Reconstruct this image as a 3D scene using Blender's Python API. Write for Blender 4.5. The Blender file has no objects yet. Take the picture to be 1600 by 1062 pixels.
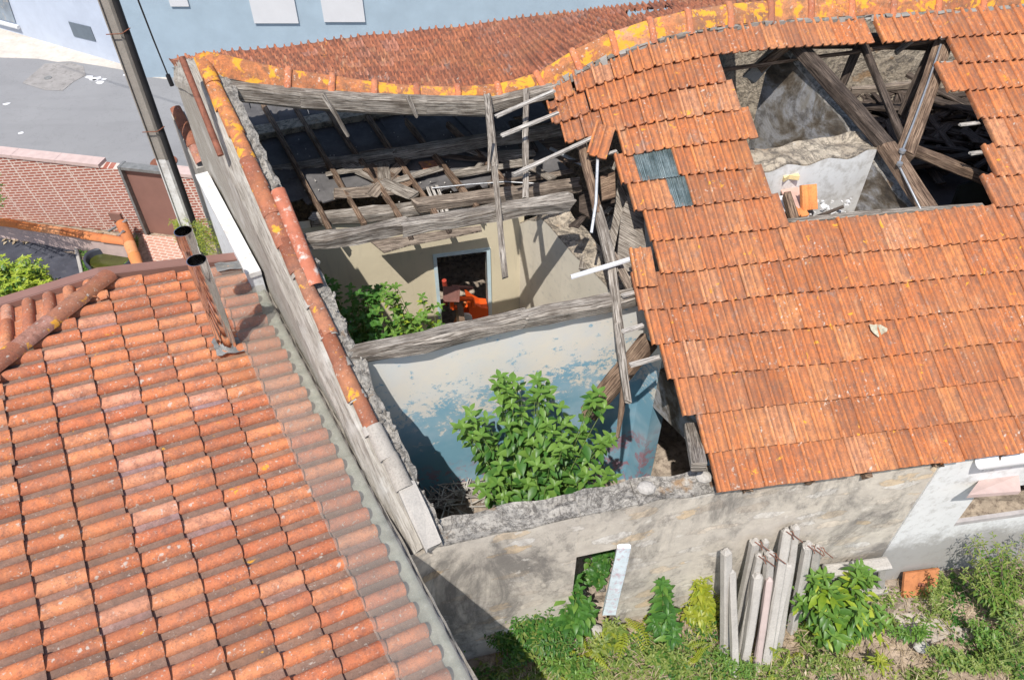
import bpy, math, random
from mathutils import Vector, Matrix, noise
R=math.radians
V3=Vector
C=bpy.context.scene.collection
rnd=random.Random(7)
# ---------------------------------------------------------------- camera
F=1229.0; HC=8.4
cam=bpy.data.cameras.new("camera"); cam.sensor_width=36; cam.lens=36*F/1600; cam.clip_end=600; cam.clip_start=.05
co=bpy.data.objects.new("camera",cam); co.location=(0,0,HC); co.rotation_euler=(R(45),0,0); C.objects.link(co)
bpy.context.scene.camera=co
# ---------------------------------------------------------------- light
SAZ=17.0; SEL=60.0        # direction the light travels towards (from +Y, clockwise), elevation
w=bpy.data.worlds.new("World"); bpy.context.scene.world=w; w.use_nodes=True
nt=w.node_tree; sky=nt.nodes.new("ShaderNodeTexSky"); sky.sky_type='NISHITA'; sky.sun_disc=False
sky.sun_elevation=R(SEL); sky.sun_rotation=R(SAZ+180); sky.air_density=1.0; sky.dust_density=1.2
nt.links.new(sky.outputs[0],nt.nodes["Background"].inputs[0]); nt.nodes["Background"].inputs[1].default_value=.15
sl=bpy.data.lights.new("sun",'SUN'); sl.energy=5.0; sl.angle=R(.5); sl.color=(1,.955,.89)
so=bpy.data.objects.new("sun",sl); C.objects.link(so)
sd=V3((math.sin(R(SAZ))*math.cos(R(SEL)),math.cos(R(SAZ))*math.cos(R(SEL)),-math.sin(R(SEL))))
so.rotation_euler=sd.to_track_quat('-Z','Y').to_euler()
vs=bpy.context.scene.view_settings; vs.view_transform='Standard'; vs.look='None'; vs.exposure=.15; vs.gamma=1
# ---------------------------------------------------------------- survey helpers (pixel of the photograph -> point of the place)
S2=math.sqrt(.5); CAM=V3((0,0,HC))
def ray(x,y):
    u=(x-800)/F; v=(y-531)/F
    return V3((u,S2-v*S2,-(S2+v*S2)))
def Z(x,y,z): r=ray(x,y); return CAM+r*((z-HC)/r.z)
def pln(x,y,P,n): r=ray(x,y); return CAM+r*((P-CAM).dot(n)/r.dot(n))
def V(x,y,A,B,off=0):
    d=V3((B[0]-A[0],B[1]-A[1],0)).normalized(); n=V3((d.y,-d.x,0)); return pln(x,y,V3((A[0],A[1],0))+n*off,n)
def YY(x,y,Y): r=ray(x,y); return CAM+r*(Y/r.y)
def proj(P):
    q=P-CAM; d=(q.y-q.z)*S2; v=(-q.y-q.z)*S2/d
    return 800+F*q.x/d, 531+F*v
# ---------------------------------------------------------------- mesh builder
class MB:
    def __init__(s): s.v=[];s.f=[];s.r=[];s.sm=[];s.uv={}
    def add(s,vs,fs,r=None,smooth=False,uvs=None):
        o=len(s.v); s.v+=[tuple(p) for p in vs]
        if r is None: r=rnd.random()
        for i,f in enumerate(fs):
            if uvs: s.uv[len(s.f)]=uvs[i]
            s.f.append(tuple(a+o for a in f)); s.r.append(r); s.sm.append(smooth)
    def grid(s,rows,r=None,smooth=True,close=False,uvr=None):
        n=len(rows[0]); vs=[p for row in rows for p in row]; fs=[]
        if uvr:
            uf=[q for row in uvr for q in row]
            for i in range(len(rows)-1):
                for j in range(n-1): a=i*n+j; fs.append((a,a+1,a+n+1,a+n))
            s.add(vs,fs,r,smooth,[[uf[k] for k in f] for f in fs]); return
        for i in range(len(rows)-1):
            for j in range(n-1): a=i*n+j; fs.append((a,a+1,a+n+1,a+n))
            if close: a=i*n; fs.append((a+n-1,a,a+n,a+2*n-1))
        s.add(vs,fs,r,smooth)
    def box(s,c,ex,ey,ez,r=None):
        c,ex,ey,ez=map(V3,(c,ex,ey,ez)); vs=[c+ex*a+ey*b+ez*d for a in(-.5,.5) for b in(-.5,.5) for d in(-.5,.5)]
        s.add(vs,[(0,1,3,2),(4,6,7,5),(0,4,5,1),(2,3,7,6),(0,2,6,4),(1,5,7,3)],r)
    def abox(s,x0,x1,y0,y1,z0,z1,r=None): s.box(((x0+x1)/2,(y0+y1)/2,(z0+z1)/2),(x1-x0,0,0),(0,y1-y0,0),(0,0,z1-z0),r)
    def prism(s,poly,off,r=None):
        off=V3(off); n=len(poly); p=[V3(q) for q in poly]; vs=p+[q+off for q in p]
        s.add(vs,[tuple(range(n))[::-1],tuple(range(n,2*n))]+[(i,(i+1)%n,(i+1)%n+n,i+n) for i in range(n)],r)
    def beam(s,P,Q,wd,hd,up=(0,0,1),jit=.006,seg=None,r=None,taper=1.0,roll=0,split=True):
        P,Q=V3(P),V3(Q); d=Q-P; L=d.length; d/=L; u=V3(up); sx=d.cross(u)
        if sx.length<.05: sx=d.cross(V3((1,0,0)))
        sx.normalize(); uz=sx.cross(d)
        if roll: sx,uz=sx*math.cos(roll)+uz*math.sin(roll),uz*math.cos(roll)-sx*math.sin(roll)
        seg=seg or max(2,int(L/.22)); b=.16
        prof=[(-.5,-.5+b),(-.5,.5-b),(-.5+b,.5),(.5-b,.5),(.5,.5-b),(.5,-.5+b),(.5-b,-.5),(-.5+b,-.5)]
        rings=[];sd_=rnd.uniform(0,90); per=[0]
        for i in range(8): a,c=prof[i],prof[(i+1)%8]; per.append(per[-1]+math.hypot((a[0]-c[0])*wd,(a[1]-c[1])*hd))
        for i in range(seg+1):
            t=i/seg; k=1+(taper-1)*t; ring=[]
            for j,(a,c) in enumerate(prof):
                e=0
                if i in(0,seg): e=rnd.uniform(-1,1)*min(wd,hd)*.35*(1 if split else .2)
                nx=noise.noise(V3((t*L*2.2+sd_,j*1.7,0)))*jit*2.2; nz=noise.noise(V3((t*L*2.2,j*1.3+sd_,5)))*jit*2.2
                bow=noise.noise(V3((t*L*.8+sd_,3.3,1)))*jit*1.8
                ring.append(P+d*(L*t+e)+sx*(a*wd*k+nx+bow)+uz*(c*hd*k+nz))
            rings.append(ring)
        vs=[p for q in rings for p in q]; fs=[];uv=[]; uo=rnd.uniform(0,50)
        for i in range(seg):
            for j in range(8):
                a=i*8+j;b2=i*8+(j+1)%8; fs.append((a,b2,b2+8,a+8)); u0,u1=uo+i/seg*L,uo+(i+1)/seg*L
                uv.append(((u0,per[j]),(u0,per[j+1]),(u1,per[j+1]),(u1,per[j])))
        fs.append(tuple(range(8))[::-1]); uv.append([(uo+prof[k][0]*.02,prof[k][1]*.05) for k in range(8)][::-1])
        fs.append(tuple(range(seg*8,seg*8+8))); uv.append([(uo+prof[k][0]*.02,prof[k][1]*.05) for k in range(8)])
        s.add(vs,fs,r,False,uv)
    def tube(s,pts,rad,n=8,r=None,cap=True):
        pts=[V3(p) for p in pts]; rows=[]
        rad=rad if isinstance(rad,(list,tuple)) else [rad]*len(pts)
        for i,p in enumerate(pts):
            d=(pts[min(i+1,len(pts)-1)]-pts[max(i-1,0)]).normalized(); a=d.cross(V3((0,0,1)))
            if a.length<.1: a=d.cross(V3((1,0,0)))
            a.normalize(); b=d.cross(a); rows.append([p+(a*math.cos(k*2*math.pi/n)+b*math.sin(k*2*math.pi/n))*rad[i] for k in range(n)])
        s.grid(rows,r,True,True)
        if cap: s.add(rows[0],[tuple(range(n))[::-1]],r); s.add(rows[-1],[tuple(range(n))],r)
    def build(s,name,mat,parent=None,org=None):
        me=bpy.data.meshes.new(name); 
        if parent is not None: org=parent.get('_o') and V3(parent['_o']) or V3((0,0,0))
        org=V3(org) if org is not None else V3((0,0,0))
        me.from_pydata([(a-org.x,b-org.y,c-org.z) for a,b,c in s.v],[],s.f)
        at=me.attributes.new('rnd','FLOAT','FACE'); at.data.foreach_set('value',s.r)
        me.polygons.foreach_set('use_smooth',s.sm)
        if s.uv:
            ul=me.uv_layers.new(name='UVMap').data
            for p in me.polygons:
                q=s.uv.get(p.index)
                if q:
                    for k,li in enumerate(p.loop_indices): ul[li].uv=q[k]
        me.materials.append(mat); me.update()
        o=bpy.data.objects.new(name,me); C.objects.link(o)
        if parent is not None: o.parent=parent
        else: o.location=org
        return o
def thing(name,label,cat,loc,group=None):
    o=bpy.data.objects.new(name,None); C.objects.link(o); o.location=loc; o.empty_display_size=.2
    o['label']=label;o['category']=cat;o['_o']=tuple(loc)
    if group:o['group']=group
    return o
def tag(o,label,cat,group=None,kind=None):
    if label:o['label']=label
    if cat:o['category']=cat
    if group:o['group']=group
    if kind:o['kind']=kind
    return o
def struct(o): o['kind']='structure'; return o
# ---------------------------------------------------------------- materials
class G:
    def __init__(s,name):
        s.m=bpy.data.materials.new(name); s.m.use_nodes=True; s.n=s.m.node_tree.nodes; s.l=s.m.node_tree.links; s.b=s.n['Principled BSDF']
        s.tc=s.n.new('ShaderNodeTexCoord')
    def L(s,a,b): s.l.new(a,b)
    def mp(s,sc=(1,1,1),rot=(0,0,0),src='Object',loc=(0,0,0)):
        m=s.n.new('ShaderNodeMapping'); m.inputs['Scale'].default_value=sc; m.inputs['Rotation'].default_value=rot; m.inputs['Location'].default_value=loc
        s.L(s.tc.outputs[src],m.inputs[0]); return m.outputs[0]
    def noise(s,vec,scale,det=6,rough=.6,dist=0):
        n=s.n.new('ShaderNodeTexNoise'); n.inputs['Scale'].default_value=scale; n.inputs['Detail'].default_value=det; n.inputs['Roughness'].default_value=rough; n.inputs['Distortion'].default_value=dist
        if vec is not None: s.L(vec,n.inputs['Vector'])
        return n.outputs[0]
    def vor(s,vec,scale,feat='F1',rand=1,out=0):
        n=s.n.new('ShaderNodeTexVoronoi'); n.inputs['Scale'].default_value=scale; n.feature=feat; n.inputs['Randomness'].default_value=rand
        s.L(vec,n.inputs['Vector']); return n.outputs[out]
    def ramp(s,fac,stops,interp='LINEAR'):
        n=s.n.new('ShaderNodeValToRGB'); e=n.color_ramp.elements; n.color_ramp.interpolation=interp
        while len(e)<len(stops): e.new(.5)
        for i,(p,c) in enumerate(stops):
            e[i].position=p; e[i].color=(c,c,c,1) if not isinstance(c,(tuple,list)) else (*c,1)
        s.L(fac,n.inputs[0]); return n.outputs[0]
    def mix(s,f,a,b,mode='MIX'):
        n=s.n.new('ShaderNodeMix'); n.data_type='RGBA'; n.blend_type=mode
        for i,x in ((0,f),(6,a),(7,b)):
            if isinstance(x,(int,float)): n.inputs[i].default_value=x if i==0 else (x,x,x,1)
            elif isinstance(x,(tuple,list)): n.inputs[i].default_value=(*x,1)
            else: s.L(x,n.inputs[i])
        return n.outputs[2]
    def math(s,op,a,b=0):
        n=s.n.new('ShaderNodeMath'); n.operation=op
        for i,x in ((0,a),(1,b)):
            if isinstance(x,(int,float)): n.inputs[i].default_value=x
            else: s.L(x,n.inputs[i])
        return n.outputs[0]
    def attr(s,name='rnd'): n=s.n.new('ShaderNodeAttribute'); n.attribute_name=name; return n.outputs['Fac']
    def sep(s,v,i): n=s.n.new('ShaderNodeSeparateXYZ'); s.L(v,n.inputs[0]); return n.outputs[i]
    def addv(s,v,f,k):   # shift coordinates by a per-piece random amount
        n=s.n.new('ShaderNodeVectorMath'); n.operation='ADD'; s.L(v,n.inputs[0]); c=s.n.new('ShaderNodeCombineXYZ'); m=s.math('MULTIPLY',f,k); s.L(m,c.inputs[0]); s.L(m,c.inputs[1]); s.L(c.outputs[0],n.inputs[1]); return n.outputs[0]
    def out(s,col,rough=.85,bump=None,bs=.3,bd=.02,metal=0,spec=.3):
        if isinstance(col,(tuple,list)): s.b.inputs['Base Color'].default_value=(*col,1)
        else: s.L(col,s.b.inputs['Base Color'])
        if isinstance(rough,(int,float)): s.b.inputs['Roughness'].default_value=rough
        else: s.L(rough,s.b.inputs['Roughness'])
        s.b.inputs['Metallic'].default_value=metal; s.b.inputs['Specular IOR Level'].default_value=spec
        if bump is not None:
            n=s.n.new('ShaderNodeBump'); n.inputs['Strength'].default_value=bs; n.inputs['Distance'].default_value=bd; s.L(bump,n.inputs['Height']); s.L(n.outputs[0],s.b.inputs['Normal'])
        return s.m
def terracotta(name,c1,c2,c3,dark=.5,white=.3,yellow=.2,grime=(.07,.045,.035),ys=7,streak=(1,1,1),orot=0,pans=None,pancol=(.19,.10,.07)):
    g=G(name); v0=g.mp(); r=g.attr(); v=g.addv(v0,r,37)
    base=g.ramp(r,[(0,c1),(.3,c2),(.5,tuple(x*.72 for x in c2)),(.7,c1),(.88,c3),(1,(c3[0]*1.02,c3[1]*1.25,c3[2]*1.9))])
    n1=g.noise(v,3.2,5,.6); base=g.mix(g.ramp(n1,[(.35,0),(.75,.6)]),base,c3)
    vs_=g.mp(streak,(0,0,orot)); vs2=g.addv(vs_,r,11)
    n2=g.noise(vs2,11,7,.72,.3); base=g.mix(g.ramp(n2,[(.60-dark*.22,0),(.72-dark*.1,.72)]),base,grime)
    n3=g.noise(v,60,4,.8); base=g.mix(g.ramp(n3,[(.52,0),(.66,.5)]),base,(.12,.065,.045)); base=g.mix(g.ramp(n3,[(.34,.35),(.44,0)]),base,c3)
    nb=g.noise(v0,.9,5,.65,.5); base=g.mix(g.ramp(nb,[(.45,0),(.72,.34)]),base,(.24,.15,.11)); base=g.mix(g.ramp(g.noise(v0,1.3,4,.6),[(.55,0),(.75,.22)]),base,(.64,.28,.09))
    if pans:
        gb_=g.noise(g.mp((1.2,.8,1)),2.3,6,.7,.3); base=g.mix(g.ramp(gb_,[(.60,0),(.68,.55)]),base,(.23,.225,.215)); pw=g.noise(g.mp((2,1,1),loc=(5,2,1)),3.1,7,.7); base=g.mix(g.ramp(pw,[(.58,0),(.68,.5)]),base,(.60,.36,.20))
        ux=g.sep(g.mp((1,1,1),src='UV'),0); pm=g.ramp(ux,pans); sv=g.addv(g.mp((4.5,5,1),src='UV'),r,53); sn=g.noise(sv,1.8,9,.8,.3); pn=g.noise(v,5,5,.6)
        f=g.math('MULTIPLY',pm,g.ramp(g.math('ADD',g.math('MULTIPLY',sn,.6),g.math('MULTIPLY',pn,.4)),[(.37,.12),(.53,1)])); base=g.mix(g.math('MULTIPLY',g.math('SUBTRACT',1,pm),.10),base,c3); base=g.mix(g.math('MULTIPLY',f,.74),base,g.mix(n3,pancol,tuple(x*.55 for x in pancol)))
    # pale lichen rosettes
    vo=g.vor(g.mix(.12,v0,g.noise(v0,9,3)),13,'F1'); m=g.ramp(g.math('ADD',vo,g.math('MULTIPLY',g.noise(v0,4,3),.35)),[(.26,1),(.33,0)]); nn=g.noise(v0,2.7,3,.6); m=g.math('MULTIPLY',m,g.ramp(nn,[(.62-white*.3,0),(.7-white*.25,1)]))
    n4=g.noise(v0,34,4,.7); m2=g.math('MULTIPLY',g.ramp(n4,[(.6,0),(.68,1)]),g.ramp(nn,[(.62-white*.35,0),(.8-white*.3,.8)]))
    base=g.mix(g.math('MAXIMUM',g.math('MULTIPLY',m,.75),m2),base,(.50,.46,.40))
    # ochre lichen
    y1=g.noise(v0,ys,6,.65,.4); base=g.mix(g.ramp(y1,[(.69-yellow*.28,0),(.735-yellow*.26,.92)]),base,g.mix(g.noise(v0,40,3),(.72,.27,.015),(.62,.38,.05)))
    return g.out(base,.88,g.math('ADD',n3,n2),.6,.008)
T_front=terracotta('clay_tile_front',(.58,.18,.055),(.48,.14,.045),(.64,.25,.09),dark=.72,white=.5,yellow=.16,grime=(.17,.095,.07),streak=(1.5,.9,1),orot=-.12,pans=[(0,0),(.10,0),(.16,1),(.24,.75),(.32,.2),(.38,.9),(.44,.6),(.47,.05),(.54,.05),(.58,1),(.68,.7),(.80,.3),(.92,.9),(1,1)])
T_ridge=terracotta('clay_ridge',(.58,.20,.07),(.46,.15,.06),(.62,.25,.10),dark=.95,white=.7,yellow=.60,ys=7,grime=(.12,.075,.05))
T_back=terracotta('clay_tile_back',(.48,.15,.07),(.38,.12,.06),(.52,.19,.09),dark=.75,white=.3,yellow=.1,grime=(.10,.05,.04),pans=[(0,0),(.10,0),(.16,1),(.24,.75),(.32,.2),(.38,.9),(.44,.6),(.47,.05),(.54,.05),(.58,1),(.68,.7),(.80,.3),(.92,.9),(1,1)],pancol=(.10,.055,.045))
T_nb=terracotta('clay_tile_neighbour',(.62,.20,.085),(.52,.15,.07),(.68,.27,.125),dark=.66,white=1.05,yellow=.06,grime=(.24,.11,.08))
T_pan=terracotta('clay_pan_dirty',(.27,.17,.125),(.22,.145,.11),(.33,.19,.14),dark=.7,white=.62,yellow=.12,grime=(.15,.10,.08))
T_cap=terracotta('clay_cap_old',(.36,.12,.065),(.28,.09,.05),(.42,.18,.10),dark=.85,white=.7,yellow=.3,grime=(.16,.07,.05))
T_new=terracotta('clay_fresh',(.66,.21,.06),(.60,.17,.05),(.7,.27,.09),dark=.1,white=.15,yellow=.02)
def wood(name,light,mid,dark,amt=.5,stain=.4):
    g=G(name); r=g.attr(); uv=g.mp((1,1,1),src='UV')
    a=g.mp((1.2,38,1),src='UV'); a=g.addv(a,r,9); n1=g.noise(a,1.6,8,.7,.6)
    b=g.mp((4,130,1),src='UV'); n2=g.noise(b,1.2,4,.6,.4)
    base=g.ramp(n1,[(.36,dark),(.49,mid),(.64,light)])
    base=g.mix(g.ramp(n2,[(.42,.85),(.5,0)]),base,tuple(x*.3 for x in dark))
    n3=g.noise(g.mp(),3.1,5,.65); base=g.mix(g.ramp(n3,[(.5-stain*.12,0),(.7,.75)]),base,tuple(x*.8 for x in dark))
    return g.out(base,.9,g.math('ADD',n1,n2),.8,.012,spec=.2)
W_grey=wood('weathered_wood',(.50,.455,.40),(.33,.29,.245),(.12,.095,.075))
W_dark=wood('dark_wood',(.16,.125,.10),(.10,.075,.06),(.03,.022,.018))
W_brown=wood('brown_wood',(.36,.26,.18),(.24,.16,.11),(.08,.05,.035))
W_pale=wood('pale_lath',(.66,.63,.58),(.52,.48,.43),(.25,.22,.19),stain=.1)
W_board=wood('ceiling_board',(.42,.35,.28),(.30,.24,.19),(.10,.075,.06))
def plain(name,col,rough=.6,var=.15,scale=4,bump=.1,metal=0,spec=.3,dirt=None,dirtamt=.5):
    g=G(name); v=g.mp(); n=g.noise(v,scale,6,.65); c=g.mix(g.ramp(n,[(.3,0),(.7,1)]),tuple(x*(1-var) for x in col),tuple(min(1,x*(1+var)) for x in col))
    if dirt: n2=g.noise(v,scale*2.3,7,.7); c=g.mix(g.ramp(n2,[(.62-dirtamt*.2,0),(.72-dirtamt*.1,.85)]),c,dirt)
    return g.out(c,rough,g.noise(v,scale*9,4),bump,.01,metal,spec)
def rubble_render():
    g=G('rubble_render'); v=g.mp((1,1,2.6),(0,R(-2),0)); vv=g.mp()
    n0=g.noise(vv,1.4,7,.65); n1=g.noise(vv,7,7,.7)
    base=g.mix(g.ramp(n0,[(.3,0),(.7,1)]),(.66,.60,.51),(.50,.45,.39)); base=g.mix(g.ramp(n1,[(.4,0),(.8,.6)]),base,(.34,.30,.26))
    d=g.noise(v,3.5,2,.5); dv=g.n.new('ShaderNodeVectorMath'); dv.operation='MULTIPLY_ADD'; dc=g.n.new('ShaderNodeCombineXYZ'); g.L(d,dc.inputs[0]); g.L(d,dc.inputs[2]); g.L(dc.outputs[0],dv.inputs[0]); dv.inputs[1].default_value=(.5,.5,.5); g.L(v,dv.inputs[2])
    vo=g.vor(dv.outputs[0],2.5,'F1'); col=g.vor(dv.outputs[0],2.5,'F1',out=1)
    stonec=g.ramp(g.sep(col,0),[(0,(.62,.58,.52)),(.35,(.66,.49,.30)),(.6,(.72,.69,.64)),(1,(.52,.45,.37))])
    stonec=g.mix(g.ramp(g.noise(vv,14,6,.75),[(.4,0),(.75,.7)]),stonec,(.28,.22,.17))
    e=g.math('ADD',vo,g.math('MULTIPLY',g.math('SUBTRACT',n1,.5),.55)); sm=g.ramp(e,[(.36,1),(.42,0)]); pick=g.ramp(g.sep(col,1),[(.28,0),(.36,1)])
    sm=g.math('MULTIPLY',sm,pick); base=g.mix(g.math('MULTIPLY',sm,.85),base,stonec)
    edge=g.math('MULTIPLY',g.ramp(e,[(.35,0),(.39,1),(.47,0)]),pick); base=g.mix(g.math('MULTIPLY',edge,.3),base,(.16,.13,.11))
    vm=g.mp((1,1,.6),(0,R(25),0)); n3=g.noise(vm,1.3,9,.75,.5); base=g.mix(g.ramp(n3,[(.48,0),(.61,.78)]),base,(.15,.14,.13)); n6=g.noise(vm,4.5,8,.75,.3); base=g.mix(g.ramp(n6,[(.56,0),(.66,.6)]),base,(.17,.155,.14))
    n5=g.noise(vv,5.5,7,.7); base=g.mix(g.ramp(n5,[(.62,0),(.68,.7)]),base,(.66,.62,.56))
    h=g.math('ADD',g.math('MULTIPLY',sm,.3),n1); return g.out(base,.95,g.math('ADD',n1,g.noise(vv,45,5)),.4,.012,spec=.15)
M_rubble=rubble_render()
def stone_top(name='stone_top',a=(.54,.50,.44),b=(.35,.325,.29),sc=4):
    g=G(name); v=g.mp(); n0=g.noise(v,sc,8,.7); n1=g.noise(v,sc*4,8,.75); vo=g.vor(v,sc*1.3,'DISTANCE_TO_EDGE')
    base=g.mix(g.ramp(n0,[(.35,0),(.65,1)]),a,b); base=g.mix(g.ramp(n1,[(.48,0),(.62,.75)]),base,(.12,.11,.10)); base=g.mix(g.ramp(n1,[(.3,.8),(.4,0)]),base,(.62,.58,.52))
    vq=g.mix(.5,g.noise(v,sc*1.1,5,.7),vo); base=g.mix(g.ramp(g.noise(v,sc*.7,9,.75,1.2),[(.475,0),(.495,.7),(.505,.7),(.525,0)]),base,(.09,.08,.07))
    n2=g.noise(v,sc*.9,5); base=g.mix(g.ramp(n2,[(.62,0),(.7,.7)]),base,(.42,.25,.12))
    return g.out(base,.95,g.math('ADD',n1,n0),1,.04,spec=.15)
M_stone=stone_top(); M_stonewall=stone_top('stone_wall',(.58,.50,.39),(.40,.33,.25),3)
def plaster(name,col,dirt,patches=None,amt=.3,zfade=None,band=None):
    g=G(name); v=g.mp(); n0=g.noise(v,1.8,6,.6); n1=g.noise(v,9,7,.7); c=g.mix(g.ramp(n0,[(.3,0),(.75,1)]),col,tuple(x*.86 for x in col))
    c=g.mix(g.ramp(n1,[(.66-amt*.25,0),(.74-amt*.1,.6)]),c,dirt)
    vs_=g.mp((7,7,.8)); n2=g.noise(vs_,2,5,.6); c=g.mix(g.ramp(n2,[(.58,0),(.75,.3)]),c,dirt)
    if band:
        zz=g.math('ADD',g.sep(v,2),g.math('MULTIPLY',g.math('SUBTRACT',g.noise(v,5,8,.75),.5),.9)); c=g.mix(g.ramp(g.math('SUBTRACT',zz,band),[(0,.8),(.25,0)]),c,(.30,.285,.265))
    return g.out(c,.9,g.noise(v,25,5),.25,.01,spec=.2)
M_white2=None
M_cream=plaster('cream_plaster',(.66,.58,.42),(.36,.32,.25),amt=.12)
M_cream2=plaster('pale_stained_plaster',(.66,.60,.49),(.45,.42,.36),amt=.5)
M_white=plaster('white_limewash',(.70,.69,.67),(.34,.31,.27),amt=.75); M_whiteband=plaster('white_limewash_wall',(.72,.72,.71),(.36,.34,.31),amt=.6,band=3.35)
M_whiteclean=plaster('white_paint_wall',(.66,.67,.68),(.30,.28,.26),amt=.5)
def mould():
    g=G('grey_mould_shade_plaster'); v=g.mp(); n=g.noise(v,1.5,9,.68,.6); n1=g.noise(v,6,8,.75); c=g.ramp(n,[(.36,(.045,.036,.028)),(.44,(.12,.095,.07)),(.5,(.21,.19,.165)),(.56,(.34,.34,.35)),(.66,(.24,.22,.19))]); c=g.mix(g.ramp(n1,[(.48,0),(.62,.7)]),c,(.07,.06,.05)); return g.out(c,.95,n1,.6,.02,spec=.15)  # mould blotches, plus shade of the right-hole gable wall darkened into the colour
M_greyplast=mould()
def blue_wall():
    g=G('peeling_blue_plaster'); v=g.mp(); z=g.math('MULTIPLY',g.math('SUBTRACT',g.sep(v,2),3.4),.45)
    n1=g.noise(v,2.6,8,.72,.2); n2=g.noise(v,9,8,.75,.3); n0=g.noise(g.mp((.6,.6,2)),1.5,4,.6)
    paint=g.mix(g.ramp(n0,[(.3,0),(.7,1)]),(.16,.33,.45),(.32,.48,.56)); paint=g.mix(g.ramp(z,[(0,0),(1,.6)]),(.17,.35,.45),paint)
    bare=g.mix(g.ramp(n1,[(.35,0),(.7,1)]),(.70,.64,.54),(.62,.60,.56))
    # more paint left low on the wall
    nl=g.noise(g.mp((.9,.9,1.6)),1.1,3,.5); zz=g.math('ADD',z,g.math('MULTIPLY',g.math('SUBTRACT',nl,.5),.9)); h=g.math('ADD',g.math('MULTIPLY',g.noise(g.mp((1,1,1.4)),6.5,10,.8,.3),.6),g.math('MULTIPLY',n2,.4)); th=g.math('ADD',h,g.ramp(zz,[(0,.46),(.30,.33),(.48,.245),(.62,.185),(.85,.13)]))
    c=g.mix(g.ramp(th,[(.70,0),(.715,.8),(.76,1)]),bare,paint)
    haze=g.noise(v,1.7,3); c=g.mix(g.ramp(haze,[(.45,0),(.7,.4)]),c,(.56,.63,.67))
    red=g.math('MULTIPLY',g.ramp(g.noise(v,6,7,.7),[(.5,0),(.56,1)]),g.ramp(z,[(.02,1),(.18,0)])); c=g.mix(g.math('MULTIPLY',red,.7),c,(.40,.14,.16))
    return g.out(c,.85,g.ramp(th,[(.69,0),(.73,1)]),.25,.008,spec=.25)
M_blue=blue_wall()
def concrete(name,c=(.44,.41,.37),d=(.12,.11,.10),amt=.5,sc=5):
    g=G(name); v=g.mp(); n0=g.noise(v,sc,7,.7); n1=g.noise(v,sc*9,5,.8); c2=g.mix(g.ramp(n0,[(.3,0),(.7,1)]),c,tuple(x*.72 for x in c))
    c2=g.mix(g.ramp(n1,[(.55-amt*.1,0),(.7,.7)]),c2,d); r=g.attr(); c2=g.mix(g.math('MULTIPLY',r,.3),c2,(.62,.60,.57))
    return g.out(c2,.93,n1,.5,.008,spec=.2)
M_conc=concrete('concrete'); M_mortar=concrete('mortar',(.40,.36,.31),(.10,.09,.08),.9,7); M_post=concrete('cast_concrete_post',(.46,.43,.39),(.22,.20,.18),.5,6); M_dkmort=concrete('dark_mortar',(.20,.185,.16),(.06,.055,.05),.9,8); M_pole=concrete('pole_concrete',(.30,.265,.225),(.10,.085,.07),.5,8)
def strip():
    g=G('streaked_render'); v=g.mp((1,1,1),src='UV'); a=g.mp((1.3,26,1),src='UV'); n1=g.noise(a,2,8,.72,.7); b=g.mp((3,60,1),src='UV'); n2=g.noise(b,2,6,.7); o=g.noise(g.mp(),2.2,6)
    c=g.ramp(n1,[(.3,(.17,.15,.13)),(.5,(.36,.33,.285)),(.7,(.50,.47,.42))]); c=g.mix(g.ramp(n2,[(.36,.6),(.48,0)]),c,(.10,.085,.07)); c=g.mix(g.ramp(o,[(.55,0),(.7,.5)]),c,(.62,.6,.56))
    return g.out(c,.93,g.math('ADD',n1,n2),.7,.015,spec=.15)
M_strip=strip()
def asphalt():
    g=G('asphalt'); v=g.mp(); n0=g.noise(v,.5,5); n1=g.noise(v,40,3,.8); c=g.mix(g.ramp(n0,[(.3,0),(.7,1)]),(.20,.20,.207),(.24,.24,.247)); c=g.mix(g.ramp(n1,[(.4,0),(.75,.5)]),c,(.29,.29,.29))
    n2=g.noise(g.mp((.25,1.2,1)),1.2,4); c=g.mix(g.ramp(n2,[(.5,0),(.7,.25)]),c,(.15,.15,.155))
    n3=g.noise(v,1.7,6,.6); c=g.mix(g.ramp(n3,[(.492,0),(.5,.22),(.508,0)]),c,(.06,.06,.06))
    return g.out(c,.95,n1,.4,.01)
M_asph=asphalt(); M_asph2=plain('old_patch',(.27,.255,.245),.95,.15,3,.3,dirt=(.16,.15,.14))
def bricks(name,bc1,bc2,mc,scale=1,rot=(R(90),0,0),bw=.22,bh=.07,mort=.012,big=True,off=.5):
    g=G(name); v=g.mp((1,1,1),rot); b=g.n.new('ShaderNodeTexBrick'); g.L(v,b.inputs['Vector']); b.offset=off
    for k,x in (('Scale',1),('Mortar Size',mort),('Brick Width',bw),('Row Height',bh),('Mortar Smooth',.1)): b.inputs[k].default_value=x
    b.inputs['Color1'].default_value=(*bc1,1); b.inputs['Color2'].default_value=(*bc2,1); b.inputs['Mortar'].default_value=(*mc,1)
    c=b.outputs[0]; n=g.noise(g.mp(),2,6,.7); c=g.mix(g.ramp(n,[(.55,0),(.75,.35)]),c,(.55,.42,.36)); n3=g.noise(g.mp(),30,4); c=g.mix(g.ramp(n3,[(.5,0),(.8,.4)]),c,(.2,.08,.06))
    if big:
        w_=g.n.new('ShaderNodeTexBrick'); g.L(v,w_.inputs['Vector']); w_.offset=0
        for k,x in (('Scale',1),('Mortar Size',.012),('Brick Width',.66),('Row Height',50),('Mortar Smooth',0)): w_.inputs[k].default_value=x
        w_.inputs['Color1'].default_value=(0,0,0,1);w_.inputs['Color2'].default_value=(0,0,0,1);w_.inputs['Mortar'].default_value=(1,1,1,1); c=g.mix(w_.outputs[0],c,mc)
    return g.out(c,.85,b.outputs[1],-.3,.01)
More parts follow.
